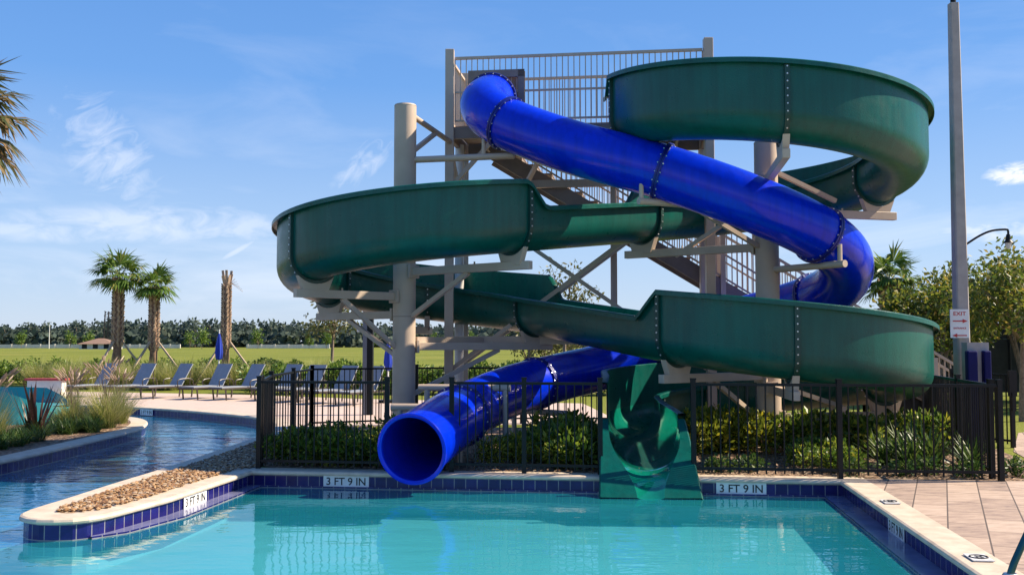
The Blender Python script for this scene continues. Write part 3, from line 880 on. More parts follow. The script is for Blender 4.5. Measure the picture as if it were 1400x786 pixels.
for u in (0, TW):
    mb = MB(); railing(mb, Tp(u, .1), Tp(u, TD - .1), ZF, ZF); tpart(mb, 'side_railing', M['tan'])
mb = MB(); railing(mb, Tp(1.1, TD), Tp(TW - .1, TD), ZF, ZF)
tpart(mb, 'rear_railing', M['tan'])
# entry panel round the tube
mb = MB(); mb.box(Tp(.42, -.06, 6.28), (.12, .03, 1.0), TM); mb.box(Tp(1.36, -.06, 6.28), (.12, .03, 1.0), TM); mb.box(Tp(.89, -.06, 6.72), (1.06, .03, .14), TM)
mb.box(Tp(.89, .06, 6.28), (1.06, .02, 1.0), TM)
tpart(mb, 'entry_panel', M['tan_dark'])
# bracing
for (p, q) in ((Tp(.08, .0, 4.5), Tp(TW - .08, .0, 1.25)), (Tp(.08, .03, 1.25), Tp(TW - .08, .03, 4.65)), (Tp(.08, TD, 1.35), Tp(TW - .08, TD, 4.75)),
               (Tp(0, .08, 5.4), Tp(0, TD - .08, 4.2)), (Tp(.1, 0, 4.7), Tp(.85, 0, 5.52)), (Tp(1.9, 0, 5.5), Tp(1.1, TD, 4.6)), (Tp(0, .05, 1.25), Tp(0, TD, .3))):
    mb = MB(); mb.beam(p, q, .075, .075); tpart(mb, 'brace', M['tan'])
mb = MB(); mb.box(Tp(TW / 2, 0, 1.76), (TW - .17, .10, .15), TM); tpart(mb, 'tie_beam', M['tan'])
mb = MB(); mb.box(Tp(TW / 2, TD, 4.9), (TW - .17, .10, .15), TM); tpart(mb, 'tie_beam', M['tan'])
mb = MB(); mb.beam(V((-1.66, 17.0, 1.74)), Tp(.6, .0, 1.74) + V((0, -.06, 0)), .13, .15); tpart(mb, 'tie_beam', M['tan'])
# stair flight along e1 behind the platform
SV0, SV1, US, UE = TD + .12, TD + 1.25, .55, 9.7
slope = ZF / (UE - US)
def sz(u): return ZF - (u - US) * slope
for v in (SV0, SV1):
    mb = MB(); mb.beam(Tp(US - .1, v, sz(US) - .12), Tp(UE, v, sz(UE) - .12 + .1), .06, .30); tpart(mb, 'stair_stringer', M['tan_dark'])
NT = 30
for k in range(NT):
    u = US + (UE - US) * (k + .5) / NT
    mb = MB(); mb.box(Tp(u, (SV0 + SV1) / 2, sz(u) + .02), ((UE - US) / NT + .02, SV1 - SV0 - .06, .035), TM); mb.box(Tp(u + (UE - US) / NT / 2 - .01, (SV0 + SV1) / 2, sz(u) - .06), (.02, SV1 - SV0 - .06, .13), TM)
    tpart(mb, 'stair_tread', M['tan_dark'])
for v in (SV0, SV1):
    mb = MB(); railing(mb, Tp(US, v), Tp(UE, v), sz(US) + .05, sz(UE) + .05, 1.1, .12, .55); tpart(mb, 'stair_railing', M['tan'])
for u in (3.0, 5.15, 7.4, 9.1):
    for v in (SV0, SV1):
        mb = MB(); mb.beam(Tp(u, v, 0), Tp(u, v, sz(u) + 1.05), .10); tpart(mb, 'stair_post', M['tan'])
mb = MB(); railing(mb, Tp(-.02, SV1), Tp(US, SV1), ZF, ZF); mb.box(Tp(.26, TD + .7, ZF - .04), (.6, 1.25, .07), TM); tpart(mb, 'stair_landing', M['tan_dark'])

# ------------------------------------------------------------------ fences
def fence(label, pts, posts=None, h=1.22, sp=.113, first=True, last=True, group='black picket fence runs round the slide'):
    t = thing('picket_fence', label, 'fence', V((pts[0].x, pts[0].y, 0)), group=group)
    for a, b_ in zip(pts[:-1], pts[1:]):
        L = (b_ - a).length; d = (b_ - a).normalized(); up = V((0, 0, 1))
        mb = MB()
        mb.beam(a + up * (h - .04), b_ + up * (h - .04), .036, .036); mb.beam(a + up * .11, b_ + up * .11, .034, .034)
        n = max(1, round(L / sp))
        for k in range(1, n):
            q = a.lerp(b_, k / n); mb.beam(q + up * .05, q + up * (h - .03), .017)
        parented(mb.build('picket_panel', M['black']), t)
    for i, p in enumerate(posts if posts is not None else pts):
        mb = MB(); mb.beam(p, p + V((0, 0, h + .02)), .062, .062); mb.box(p + V((0, 0, h + .03)), (.072, .072, .02))
        parented(mb.build('post', M['black']), t)
    return t
FV = .16
fence('black picket fence between the left corner and the blue tube mouth', [F(-3.52, FV + .05), F(-1.72, FV + .03)])
fence('black picket fence between the blue tube mouth and the green chute', [F(-.83, FV), F(.14, FV), F(1.14, FV)])
fence('black picket fence running right from the green chute to the corner', [F(2.34, FV - .03), F(4.16, FV - .03), F(6.1, FV)])
fence('black picket fence running back along the planted bed on the left', [F(-3.58, FV + .28), V((-3.9, 16.2, 0)), V((-3.98, 18.2, 0)), V((-4.02, 20.1, 0))], sp=.24)
fence('black picket fence behind the slide tower along the lawn', [V((-4.02, 20.1, 0)), V((-2.0, 21.0, 0)), V((.2, 21.3, 0)), V((2.6, 21.3, 0)), V((5, 21.2, 0)), V((7.4, 21.0, 0))])
fence('black picket fence returning back from the right front corner', [F(6.06, FV + .2), V((6.42, 14.4, 0)), V((7.0, 17.2, 0)), V((7.4, 21.0, 0))])
tg = fence('black picket gate standing past the right fence corner', [V((7.75, 17.6, 0)), V((8.2, 16.4, 0))], group='gate')
del tg['group']; tg.name = 'picket_gate'; tg['category'] = 'gate'
mb = MB(); mb.box((8.19, 16.36, 1.05), (.12, .07, .42)); mb.box((8.19, 16.33, .75), (.06, .05, .3)); parented(mb.build('latch', M['black']), tg)

# ------------------------------------------------------------------ pole, sign, pads
pole = thing('light_pole', 'tall grey tapered concrete light pole with a lantern arm on right', 'light pole', (7.26, 16.1, 0))
mb = MB()
rings = []
for z, w_ in ((0, .225), (7.28, .14)):
    rings.append([V((7.26 + a * w_ / 2, 16.1 + b_ * w_ / 2, z)) for a, b_ in ((-1, -.8), (-.8, -1), (.8, -1), (1, -.8), (1, .8), (.8, 1), (-.8, 1), (-1, .8))])
mb.loft(rings, smooth=False, caps=True); parented(mb.build('shaft', M['concrete_pole']), pole)
mb = MB(); mb.rod((7.26, 16.1, 7.28), (7.26, 16.1, 8.0), .045, .045, 12); mb.box((7.0, 16.0, 7.42), (.16, .2, .06)); mb.beam((7.26, 16.1, 7.46), (7.0, 16.0, 7.44), .03); parented(mb.build('pole_head', M['black']), pole)
arm = [V((7.36, 16.1, 3.30)), V((7.6, 16.1, 3.45)), V((7.8, 16.1, 3.53)), V((8.02, 16.1, 3.55)), V((8.06, 16.1, 3.53)), V((8.06, 16.1, 3.46))]
mb = MB(); mb.pipe(catmull(arm, .05), .018, 10); parented(mb.build('lantern_arm', M['black']), pole)
mb = MB(); mb.rod((8.06, 16.1, 3.47), (8.06, 16.1, 3.38), .03, .045, 12); mb.rod((8.06, 16.1, 3.38), (8.06, 16.1, 3.33), .045, .085, 14)
la = parented(mb.build('lantern', M['black']), pole)
mb = MB(); mb.rod((8.06, 16.1, 3.33), (8.06, 16.1, 3.24), .055, .03, 12); g_ = mb.build('lantern_glass', M['lampglass']); g_.parent = la
post = thing('padded_post', 'beige square post wrapped with two navy pads beside the concrete pole', 'post', (7.30, 15.6, 0))
mb = MB(); mb.box((7.30, 15.72, .86), (.34, .2, 1.72)); parented(mb.build('post_body', M['concrete_pole']), post)
for x, w_ in ((7.17, .16), (7.405, .115)):
    mb = MB(); mb.box((x, 15.58, .80), (w_, .12, 1.58)); parented(mb.build('pad', M['navy'], bevel=.02), post)
sg = thing('exit_sign', 'white sign reading EXIT with red arrows on the concrete pole', 'sign', (7.145, 15.90, 2.02))
mb = MB(); mb.box((0, 0, 0), (.30, .015, .455)); sgp = mb.build('plate', M['whitesign'], sg)
def sgtext(body, size, z, wd):
    me = text_mesh(body, size); me.materials.clear(); me.materials.append(M['redink'])
    o = bpy.data.objects.new('lettering', me); link(o, sgp); o.location = (0, -.0095, z); o.rotation_euler = (R(90), 0, 0)
    xs = [v.co.x for v in me.vertices]; o.scale.x = wd / (max(xs) - min(xs))
sgtext('EXIT', .085, .155, .2)
sgtext('ENTRANCE', .04, -.075, .2)
def arrow(z, d):
    mb = MB(); y = -.0095
    mb.box((-.03 * d, y, z), (.16, .004, .018))
    mb.add([(.045 * d, y - .002, z + .032), (.045 * d, y - .002, z - .032), (.125 * d, y - .002, z)], [(0, 1, 2)]); mb.build('arrow', M['redink'], sgp)
arrow(.04, 1); arrow(-.19, -1)
enc = thing('utility_box', 'dark utility box with sloped lid behind the right fence', 'utility box', (6.95, 17.2, 0))
mb = MB()
sec = [(6.55, 0), (6.55, .72), (6.68, .86), (7.4, .50), (7.4, 0)]
k = len(sec); mb.add([V((x, 16.9, z)) for x, z in sec] + [V((x, 17.6, z)) for x, z in sec], [tuple(range(k)), tuple(range(2 * k - 1, k - 1, -1))] + [(j, j + k, (j + 1) % k + k, (j + 1) % k) for j in range(k)])
parented(mb.build('cabinet', M['screen'], bevel=.01), enc)
mb = MB(); mb.beam((6.66, 17.25, .88), (7.42, 17.25, .50), .76, .03); parented(mb.build('lid', M['tan_dark']), enc)

# grab rail at the right pool edge
gr = [V((3.66, 7.42, 0)), V((3.69, 7.42, .1)), V((3.86, 7.44, .42)), V((4.06, 7.46, .78)), V((4.2, 7.48, .9)), V((4.38, 7.5, .92)), V((4.5, 7.52, .8)), V((4.52, 7.53, 0))]
rl = thing('grab_rail', 'dark teal pool grab rail rising from coping at lower right', 'handrail', (3.66, 7.42, 0))
mb = MB(); mb.pipe(catmull(gr, .04), .026, 14); parented(mb.build('rail', simple('teal_metal', (.02, .10, .11), rough=.25, metal=.6)), rl)
mb = MB(); mb.rod((3.66, 7.42, .006), (3.66, 7.42, .03), .06, .045, 16); parented(mb.build('escutcheon', M['steelbolt']), rl)
mb = MB(); mb.rod((4.52, 7.53, .006), (4.52, 7.53, .03), .06, .045, 16); parented(mb.build('escutcheon', M['steelbolt']), rl)

# ------------------------------------------------------------------ plants
def leaf(mb, p, d, nrm, L, W, mi=0, bend=.15):
    d = d.normalized(); s_ = d.cross(nrm)
    if s_.length < 1e-4: s_ = d.orthogonal()
    s_.normalize(); up = s_.cross(d)
    a = p; m = p + d * L * .5 + up * L * bend * .5
    mb.add([a, m - s_ * W / 2, p + d * L, m + s_ * W / 2], [(0, 1, 2, 3)], mi)
def rv():
    while True:
        v = V((rnd.uniform(-1, 1), rnd.uniform(-1, 1), rnd.uniform(-1, 1)))
        if .05 < v.length < 1: return v.normalized()
def bush_mesh(name, rad, hgt, n, L, W, m, seed):
    rnd.seed(seed); mb = MB()
    lobes = [(V((rnd.uniform(-.55, .55) * rad, rnd.uniform(-.55, .55) * rad, hgt * rnd.uniform(.35, .7))), rnd.uniform(.35, .6)) for _ in range(7)]
    for k in range(n):
        c, s_ = rnd.choice(lobes); v = rv()
        p = c + V((v.x * rad * s_, v.y * rad * s_, v.z * hgt * s_ * .8)) * rnd.uniform(.55, 1.08)
        p.z = max(p.z, .03)
        leaf(mb, p, (v + rv() * .8 + V((0, 0, .3))), v + rv() * .5, L * rnd.uniform(.6, 1.2), W * rnd.uniform(.7, 1.2))
    for k in range(9):
        a = rnd.uniform(0, 6.3); q = V((math.cos(a) * rad * .5, math.sin(a) * rad * .5, hgt * .6)); mb.rod((0, 0, 0), q, .012, .005, 4, 1, False)
    o = mb.build(name, [m, M['bark']]); return o
def strap_mesh(name, n, L, W, m, seed, spread=1.0, up=.8, seg=4, droop=.6, base=.08):
    rnd.seed(seed); mb = MB()
    for k in range(n):
        a = rnd.uniform(0, 2 * math.pi); e = rnd.uniform(.25, 1.0) * spread
        d = V((math.cos(a) * e, math.sin(a) * e, up * rnd.uniform(.7, 1.2))).normalized()
        p = V((rnd.uniform(-base, base), rnd.uniform(-base, base), 0)); LL = L * rnd.uniform(.6, 1.1); w = W * rnd.uniform(.7, 1.2)
        s_ = V((-math.sin(a), math.cos(a), 0)); pts = []
        for j in range(seg + 1):
            f_ = j / seg; ww = w * (1 - f_) ** .6 * (.6 + .8 * min(f_ * 2, 1) * .5)
            pts += [p - s_ * ww / 2, p + s_ * ww / 2]
            p = p + d * LL / seg; d = (d + V((0, 0, -droop / seg)) ).normalized()
        mb.add(pts, [(2 * j, 2 * j + 1, 2 * j + 3, 2 * j + 2) for j in range(seg)], 0, True)
    return mb.build(name, m)
def hide_proto(o): bpy.data.objects.remove(o)
def proto_mesh(o):
    me = o.data; bpy.data.objects.remove(o); return me
bush = [proto_mesh(bush_mesh('leafy_shrub', .5, .62, 620, .13, .055, M['leaf_shrub'], s_)) for s_ in (1, 2, 3)]
ybush = [proto_mesh(bush_mesh('golden_shrub', .5, .62, 620, .12, .055, M['leaf_yellow'], s_)) for s_ in (4, 5)]
strap = [proto_mesh(strap_mesh('strap_plant', 70, .75, .05, M['leaf_strap'], s_, .9, .8)) for s_ in (6, 7)]
hedge = [proto_mesh(bush_mesh('hedge_shrub', .75, 1.25, 1000, .17, .08, M['leaf_hedge'], s_)) for s_ in (8, 9, 10)]
fgrass = [proto_mesh(strap_mesh('fountain_grass', 520, 1.15, .012, M['grassblade'], s_, .75, .9, 5, .9, .16)) for s_ in (11, 12)]
lir = [proto_mesh(strap_mesh('border_grass', 110, .42, .018, M['lirio'], s_, 1.0, .8, 4, 1.0, .12)) for s_ in (13, 14, 15)]
low = [proto_mesh(bush_mesh('ground_shrub', .32, .26, 260, .09, .05, M['leaf_strap'], s_)) for s_ in (16, 17)]
rnd.seed(99)
def plant(meshes, name, x, y, sc, label, cat, group, z=.0, sz=None):
    q = V((x, y)); rad = .5 * sc
    if y < 20:
        for it_ in range(4):
            for i_, g_ in enumerate(GP):
                zz = gz(S[i_])
                if zz < .62:
                    d_ = q - V((g_[0], g_[1])); need = .52 + rad
                    if d_.length < need: q = V((g_[0], g_[1])) + (d_.normalized() if d_.length > .02 else V((1, 0))) * need
            for b__ in BP:
                if b__.z - BR < .65 * sc:
                    d_ = q - V((b__.x, b__.y)); need = BR + rad * .95
                    if d_.length < need: q = V((b__.x, b__.y)) + (d_.normalized() if d_.length > .02 else V((1, 0))) * need
        if q.y < 12.3: return None
        x, y = q
    o = bpy.data.objects.new(name, rnd.choice(meshes)); link(o)
    o.location = (x, y, z); o.rotation_euler = (0, 0, rnd.uniform(0, 6.3)); s_ = sc * rnd.uniform(.88, 1.12)
    o.scale = (s_, s_, (sz or sc) * rnd.uniform(.88, 1.12))
    return tag(o, label, cat, group)
# bed left of the blue tube
for k in range(11):
    u = -3.3 + k * .165 + rnd.uniform(-.05, .05)
    plant(bush, 'leafy_shrub', F(u, 0).x, F(u, .62 + .5 * rnd.random()).y, .72, 'glossy green shrub behind the fence left of blue tube', 'shrub', 'shrubs left of the blue tube')
for (u, v) in ((-2.3, 1.7), (-1.9, 1.9), (-2.8, 1.8), (-1.75, 1.2)):
    p = F(u, v); plant(bush, 'leafy_shrub', p.x, p.y, .85, 'taller green shrub near the left column foot', 'shrub', 'shrubs at the left column')
for (u, v, s_) in ((-.35, 1.0, .6), (.05, 1.1, .6), (-.1, 1.5, .7), (.55, .7, .65)):
    p = F(u, v); plant(ybush if u < .4 else bush, 'golden_shrub' if u < .4 else 'leafy_shrub', p.x, p.y, s_, 'small yellow green shrub by the blue tube flank' if u < .4 else 'dark green shrub at the fence post between the slides', 'shrub', 'yellow shrubs by the tube' if u < .4 else None)
for k in range(12):
    u = .1 + rnd.random() * 1.1; v = .75 + rnd.random() * 1.1; p = F(u, v)
    plant(bush, 'leafy_shrub', p.x, p.y, .78, 'dark green shrub massed between blue tube and green chute', 'shrub', 'shrubs between the slides')
for k in range(9):
    u = .2 + k * .16; p = F(u, 2.9 + rnd.uniform(-.3, .4)); plant(ybush, 'golden_shrub', p.x, p.y, .85, 'golden leaved shrub behind the dark shrubs between slides', 'shrub', 'golden shrubs between the slides')
for k in range(8):
    u = 2.2 + k * .2; p = F(u, 3.3 + rnd.uniform(-.3, .3)); plant(ybush, 'golden_shrub', p.x, p.y, 1.0, 'golden leaved shrub under the green flume right of chute', 'shrub', 'golden shrubs under the green flume')
for k in range(6):
    u = 3.75 + rnd.random() * .9; p = F(u, .75 + rnd.random() * 1.2); plant(bush, 'leafy_shrub', p.x, p.y, .55, 'low green shrub in front of the right column', 'shrub', 'shrubs before the right column')
for k in range(9):
    u = 4.0 + k * .24; p = F(u, 3.0 + rnd.uniform(-.4, .9)); plant(bush, 'leafy_shrub', p.x, p.y, .95, 'green shrub under the lowest bowl right of column', 'shrub', 'shrubs under the lowest bowl')
for (u, v, s_) in ((5.3, 1.3, 1.0), (5.65, 1.5, .9), (5.05, 1.6, .9), (5.5, 1.9, 1.0)):
    p = F(u, v); plant(strap, 'strap_plant', p.x, p.y, s_, 'dark strap leaved clump under the right bowl end', 'plant', 'strap leaved clumps at right')
for (u, v, s_) in ((6.05, 1.1, .75), (6.2, 1.6, .8)):
    p = F(u, v); plant(strap, 'strap_plant', p.x, p.y, s_, 'strap leaved clump beside the right fence corner', 'plant', 'strap leaved clumps by the corner')
for (u, v) in ((4.95, .55), (5.35, .62), (5.8, .55), (4.4, .5), (3.1, .8), (2.75, .6), (6.45, .6)):
    p = F(u, v); plant(low, 'ground_shrub', p.x, p.y, .8, 'small low green plant on mulch near the right fence', 'plant', 'low plants on the mulch')
# fallen leaves / chips on the mulch
mb = MB()
for k in range(2600):
    u = rnd.uniform(-3.3, 6.5); v = .2 + rnd.random() ** 1.5 * 4; p = F(u, v, .02 + rnd.random() * .025)
    leaf(mb, p, V((rnd.uniform(-1, 1), rnd.uniform(-1, 1), rnd.uniform(-.2, .3))), V((0, 0, 1)), rnd.uniform(.03, .09), rnd.uniform(.015, .04))
tag(mb.build('mulch_chips', leafmat('mulch_chip_colours', [(0, (.07, .04, .025)), (.4, (.22, .13, .07)), (.8, (.40, .27, .16)), (1, (.5, .42, .3))], 0, .8)), 'brown bark chips scattered over the planting bed', 'mulch', kind='stuff')

# island planting
for k in range(64):
    t = rnd.random(); y = 13.2 + t * 8.6; x = -7.95 - .1 * t - rnd.random() * 1.15 - (max(0, y - 19.8) * .3)
    plant(lir, 'border_grass', x, y, 1.0, 'low dark green border grass tuft along the island edge', 'plant', 'border grass tufts on the island')
for (x, y, s_, lb) in ((-8.2, 20.2, 1.0, 'large pale fountain grass clump near the island tip'), (-8.35, 21.3, .8, 'second pale fountain grass clump right at the island tip'), (-8.75, 19.9, .75, 'green fountain grass clump beside the bronze flax'), (-8.85, 17.0, .85, 'fountain grass clump cut by the left picture edge'), (-10.6, 24.0, .7, 'pale fountain grass behind the bronze flax')):
    t = thing('fountain_grass', lb, 'ornamental grass', (x, y, 0), group='fountain grass clumps on the island')
    o = bpy.data.objects.new('blades', rnd.choice(fgrass)); link(o, t); o.scale = (s_, s_, s_)
    mb = MB()
    for k in range(26):
        a = rnd.uniform(0, 6.3); e = rnd.uniform(.1, .45); p = V((0, 0, .3)); d = V((math.cos(a) * e, math.sin(a) * e, 1)); L = rnd.uniform(.75, 1.05) * s_
        q = p + d * L; q2 = q + (d + V((math.cos(a) * .35, math.sin(a) * .35, -.3))) * .17
        mb.pipe([p, q], [.003, .002], 3, 0, False); mb.pipe([q, q.lerp(q2, .5), q2], [.008, .017, .004], 5, 0, False)
    mb.build('plumes', M['grassplume'], t)
fl = thing('bronze_flax', 'upright bronze flax plant with broad dark blades on the island', 'plant', (-8.62, 18.1, 0))
o = strap_mesh('blades', 22, 1.05, .105, M['flax'], 21, .55, 1.1, 5, .12, .08); o.parent = fl
fl2 = thing('bronze_flax', 'smaller bronze flax plant behind the pale grass on the island', 'plant', (-10.6, 24.0 - .8, 0))
o = strap_mesh('blades', 16, .8, .07, M['flax'], 22, .6, 1.0, 5, .2, .08); o.parent = fl2
# teal wall on the island
tw_ = thing('teal_wall', 'teal painted low curved wall behind the island plants', 'wall', (-11, 21, 0))
pts = [V((-16, 19.2, 0)), V((-11.5, 20.6, 0)), V((-10.2, 21.0, 0)), V((-9.7, 21.6, 0)), V((-9.9, 22.3, 0)), V((-11, 22.8, 0)), V((-16, 23, 0))]
cp = catmull(pts, .2); L_ = len(cp)
mb = MB()
def wt(p): return .70 - max(0, (p.x + 10.6)) * .42
inn_ = [p for p in cp]
mb.loft([[V((p.x, p.y, 0)), V((p.x, p.y, wt(p))), V((p.x * .985 - .17, p.y + .02, wt(p))), V((p.x * .985 - .17, p.y + .02, 0))] for p in cp], smooth=False, closed=True)
parented(mb.build('wall_body', M['teal'], bevel=.02), tw_)
mb = MB(); mb.poly([(p.x - .1, p.y) for p in cp], .36); parented(mb.build('teal_floor', M['teal']), tw_)
rw = thing('low_wall', 'low white wall with a red cap beyond the island', 'wall', (-14.2, 28.9, 0))
mb = MB(); mb.box((-13.5, 29.0, .31), (1.0, .3, .62)); parented(mb.build('wall_body', M['whitewall']), rw)
mb = MB(); mb.box((-13.5, 29.0, .65), (1.16, .36, .06)); parented(mb.build('cap', M['redpaint']), rw)

# palms
def fan(mb, base, d, L, n, mi=0, size=.5, droop=.35):
    """one fan frond: petiole then radiating blades with hanging tips"""
    d = d.normalized(); pts = [base]; p = base.copy(); q = d.copy()
    for k in range(4):
        p = p + q * L / 4; q = (q + V((0, 0, -droop * .25))).normalized(); pts.append(p.copy())
    mb.pipe(pts, [.016, .013, .011, .009, .007], 4, mi, False)
    side = q.cross(V((0, 0, 1)));
    if side.length < .05: side = V((1, 0, 0))
    side.normalize(); up = side.cross(q)
    for k in range(n):
        a = (k / (n - 1) - .5) * 3.6
        dd = (q * math.cos(a) + side * math.sin(a) + up * (.18 * math.cos(a * 2)) + rv() * .06).normalized()
        LL = size * (1 - .25 * abs(a) / 1.8) * rnd.uniform(.85, 1.1); w = .034
        b0 = p; sdir = dd.cross(up).normalized()
        m1 = b0 + dd * LL * .55; e = m1 + (dd + V((0, 0, -.75 * rnd.uniform(.3, 1.3)))).normalized() * LL * .5
        mb.add([b0, m1 - sdir * w, e, m1 + sdir * w], [(0, 1, 2, 3)], mi)
def palm(label, x, y, h, r, nf, fl_len, fsize, leafm, seed, crown=True, stakes=True, group='palms beyond the river', boots=True, down=False):
    rnd.seed(seed)
    t = thing('palm_tree', label, 'palm tree', (x, y, 0), group=group)
    mb = MB(); n = 9
    mb.pipe([V((0, 0, h * k / n)) for k in range(n + 1)], [r * (1.0 + .12 * math.sin(k * 1.7)) * (1.05 if k < 2 else 1) * (.72 if k == n else 1) for k in range(n + 1)], 14)
    tr = mb.build('trunk', M['palmbark'], t)
    if boots:
        mb = MB(); z = h * .36; row = 0
        while z < h * .97:
            for k in range(7):
                a = 2 * math.pi * (k + .5 * (row % 2)) / 7 + rnd.uniform(-.1, .1); d = V((math.cos(a), math.sin(a), 0)); s_ = V((-d.y, d.x, 0))
                lean = s_ * (.09 if row % 2 else -.09)
                b0 = d * r * .9 + V((0, 0, z)); e = d * r * 1.3 + V((0, 0, z + r * 1.15)) + lean * r * 4
                mb.beam(b0, e, r * .42, r * .16)
            z += r * .62; row += 1
        mb.build('boots', M['boot'], tr)
    if crown:
        mb = MB(); c = V((0, 0, h))
        for k in range(nf):
            a = k * 2.4 + rnd.uniform(-.3, .3); el = (k / nf) * (1.7 if not down else 2.3) - (.35 if not down else 1.15)
            d = V((math.cos(a) * math.cos(el), math.sin(a) * math.cos(el), math.sin(el)))
            fan(mb, c + V((0, 0, rnd.uniform(-.1, .15))), d, fl_len * rnd.uniform(.75, 1.15), 26, 0, fsize, .5)
        mb.build('crown', leafm, t)
    if stakes:
        for k in range(3):
            a = .5 + k * 2.1 + seed; d = V((math.cos(a), math.sin(a), 0)); mb = MB()
            mb.beam(d * r * 1.05 + V((0, 0, 1.75)), d * 1.5 + V((0, 0, .02)), .09, .06); mb.build('stake', M['wood'], t)
    return t
palm('staked fan palm with the fullest crown, left of the pair beyond loungers', -15.75, 39.8, 4.3, .18, 26, .62, .85, M['leaf_palm'], 31)
palm('staked fan palm with narrow upright crown, right of the pair beyond loungers', -14.3, 39.8, 3.9, .165, 20, .5, .75, M['leaf_palm'], 33)
st_ = palm('bare topped staked palm trunk without fronds beyond the loungers', -11.42, 39.8, 4.1, .15, 0, .5, .5, M['leaf_palm'], 35, crown=False)
mb = MB()
for k in range(9):
    a = k * .7; d = V((math.cos(a), math.sin(a), 0)); mb.beam(d * .1 + V((0, 0, 3.95)), d * .2 + V((0, 0, 4.45 + .15 * math.sin(k * 2))), .10, .03)
for k in range(6): mb.beam(V((.15, 0, 4.1)), V((.35 + .12 * k * .5, rnd.uniform(-.1, .1), 4.25 - .1 * k)), .02, .01)
mb.build('cut_stubs', M['boot'], st_)
palm('half dry fan palm on the island reaching in at the upper left', -8.8, 15.3, 5.2, .2, 46, .75, .78, M['leaf_palmdry'], 37, stakes=False, group='palm on the island', down=True)
palm('fan palm standing behind the blue tube bend at right', 11.2, 29.5, 3.5, .24, 24, .5, .68, M['leaf_palm'], 39, stakes=False, group='palm at right')

# trees
def tree(name, label, x, y, h, crown_z, rad, n, L, W, m, seed, group, trunks=1, sparse=False, bark='bark'):
    rnd.seed(seed); t = thing(name, label, 'tree', (x, y, 0), group=group)
    mb = MB(); lf = MB(); tips = []
    for k in range(trunks):
        a = 2 * math.pi * k / trunks + rnd.uniform(-.4, .4); off = .10 * (trunks > 1)
        p0 = V((math.cos(a) * off, math.sin(a) * off, 0)); spread = .34 if trunks > 1 else .05
        p1 = p0 + V((math.cos(a) * spread * .6, math.sin(a) * spread * .6, crown_z * .55)); p2 = p0 + V((math.cos(a) * spread * 1.4, math.sin(a) * spread * 1.4, crown_z * 1.05))
        r0 = .055 if trunks > 1 else .085
        mb.pipe(catmull([p0, p1, p2], .25), [r0 * (1 - .4 * i / max(1, len(catmull([p0, p1, p2], .25)) - 1)) for i in range(len(catmull([p0, p1, p2], .25)))], 7)
        for j in range(7 if trunks > 1 else 16):
            v = rv(); v.z = abs(v.z) * .9 + .1; c = V((0, 0, crown_z)) + V((v.x * rad, v.y * rad, v.z * (h - crown_z))) * rnd.uniform(.65, 1)
            mid = p2.lerp(c, .5) + V((0, 0, .1)); mb.pipe([p2 - V((0, 0, rnd.uniform(0, .3))), mid, c], [.028, .018, .006], 5, 0, False); tips += [c, mid.lerp(c, .4)]
    for k in range(n):
        c = rnd.choice(tips); v = rv(); q = c + v * rnd.random() ** .6 * rad * (.30 if sparse else .36)
        leaf(lf, q, v + rv() + V((0, 0, -.2)), rv(), L * rnd.uniform(.6, 1.3), W * rnd.uniform(.7, 1.2))
    mb.build('trunk', M[bark], t); lf.build('crown', m, t); return t
tree('crape_myrtle', 'multi stemmed leafy tree right of concrete pole with pale trunks', 14.0, 27.0, 4.5, 1.95, 1.5, 4200, .17, .085, M['leaf_tree'], 51, 'leafy trees along the dark screen', 5)
tree('crape_myrtle', 'multi stemmed leafy tree cut by the right picture edge', 15.5, 25.5, 4.4, 2.0, 1.5, 4200, .17, .085, M['leaf_tree'], 52, 'leafy trees along the dark screen', 4)
tree('crape_myrtle', 'yellow green leafy tree below the fan palm at right', 11.4, 27.2, 3.7, 1.6, 1.4, 4200, .17, .085, M['leaf_tree'], 53, 'leafy trees along the dark screen', 4)
tree('crape_myrtle', 'leafy tree behind the concrete pole left of the sign', 12.9, 28.6, 4.1, 1.7, 1.25, 3600, .17, .085, M['leaf_tree'], 54, 'leafy trees along the dark screen', 4)
tree('crape_myrtle', 'taller leafy tree rising at the far right behind lantern', 17.6, 29.0, 5.3, 2.0, 1.9, 4600, .18, .09, M['leaf_tree'], 55, 'leafy trees along the dark screen', 5)
tree('crape_myrtle', 'nearest leafy tree with tan single trunk at right picture edge', 11.12, 21.8, 3.75, 1.9, 1.35, 3400, .14, .07, M['leaf_tree'], 58, 'leafy trees along the dark screen', 1)
tree('young_tree', 'thin olive leaved young tree beyond the loungers under left bowl', -7.6, 42.0, 4.05, 2.0, 1.35, 800, .2, .09, M['leaf_olive'], 56, 'young trees on the lawn', 1, True)
tree('young_tree', 'sparse young tree seen through the tower bracing', 1.75, 34.0, 4.6, 2.3, 1.3, 650, .18, .085, M['leaf_olive'], 57, 'young trees on the lawn', 1, True)
for i, (x, y, h) in enumerate(((1.0, 46, 3.3), (2.4, 47, 3.1), (3.6, 45, 3.2))):
    tree('young_tree', ['pinkish leaved tree left of three behind the tower', 'pinkish leaved tree middle of three behind the tower', 'pinkish leaved tree right of three behind the tower'][i], x, y, h, 1.0, 1.2, 700, .2, .1, M['leaf_olive'], 60 + i, 'young trees on the lawn', 3, True)

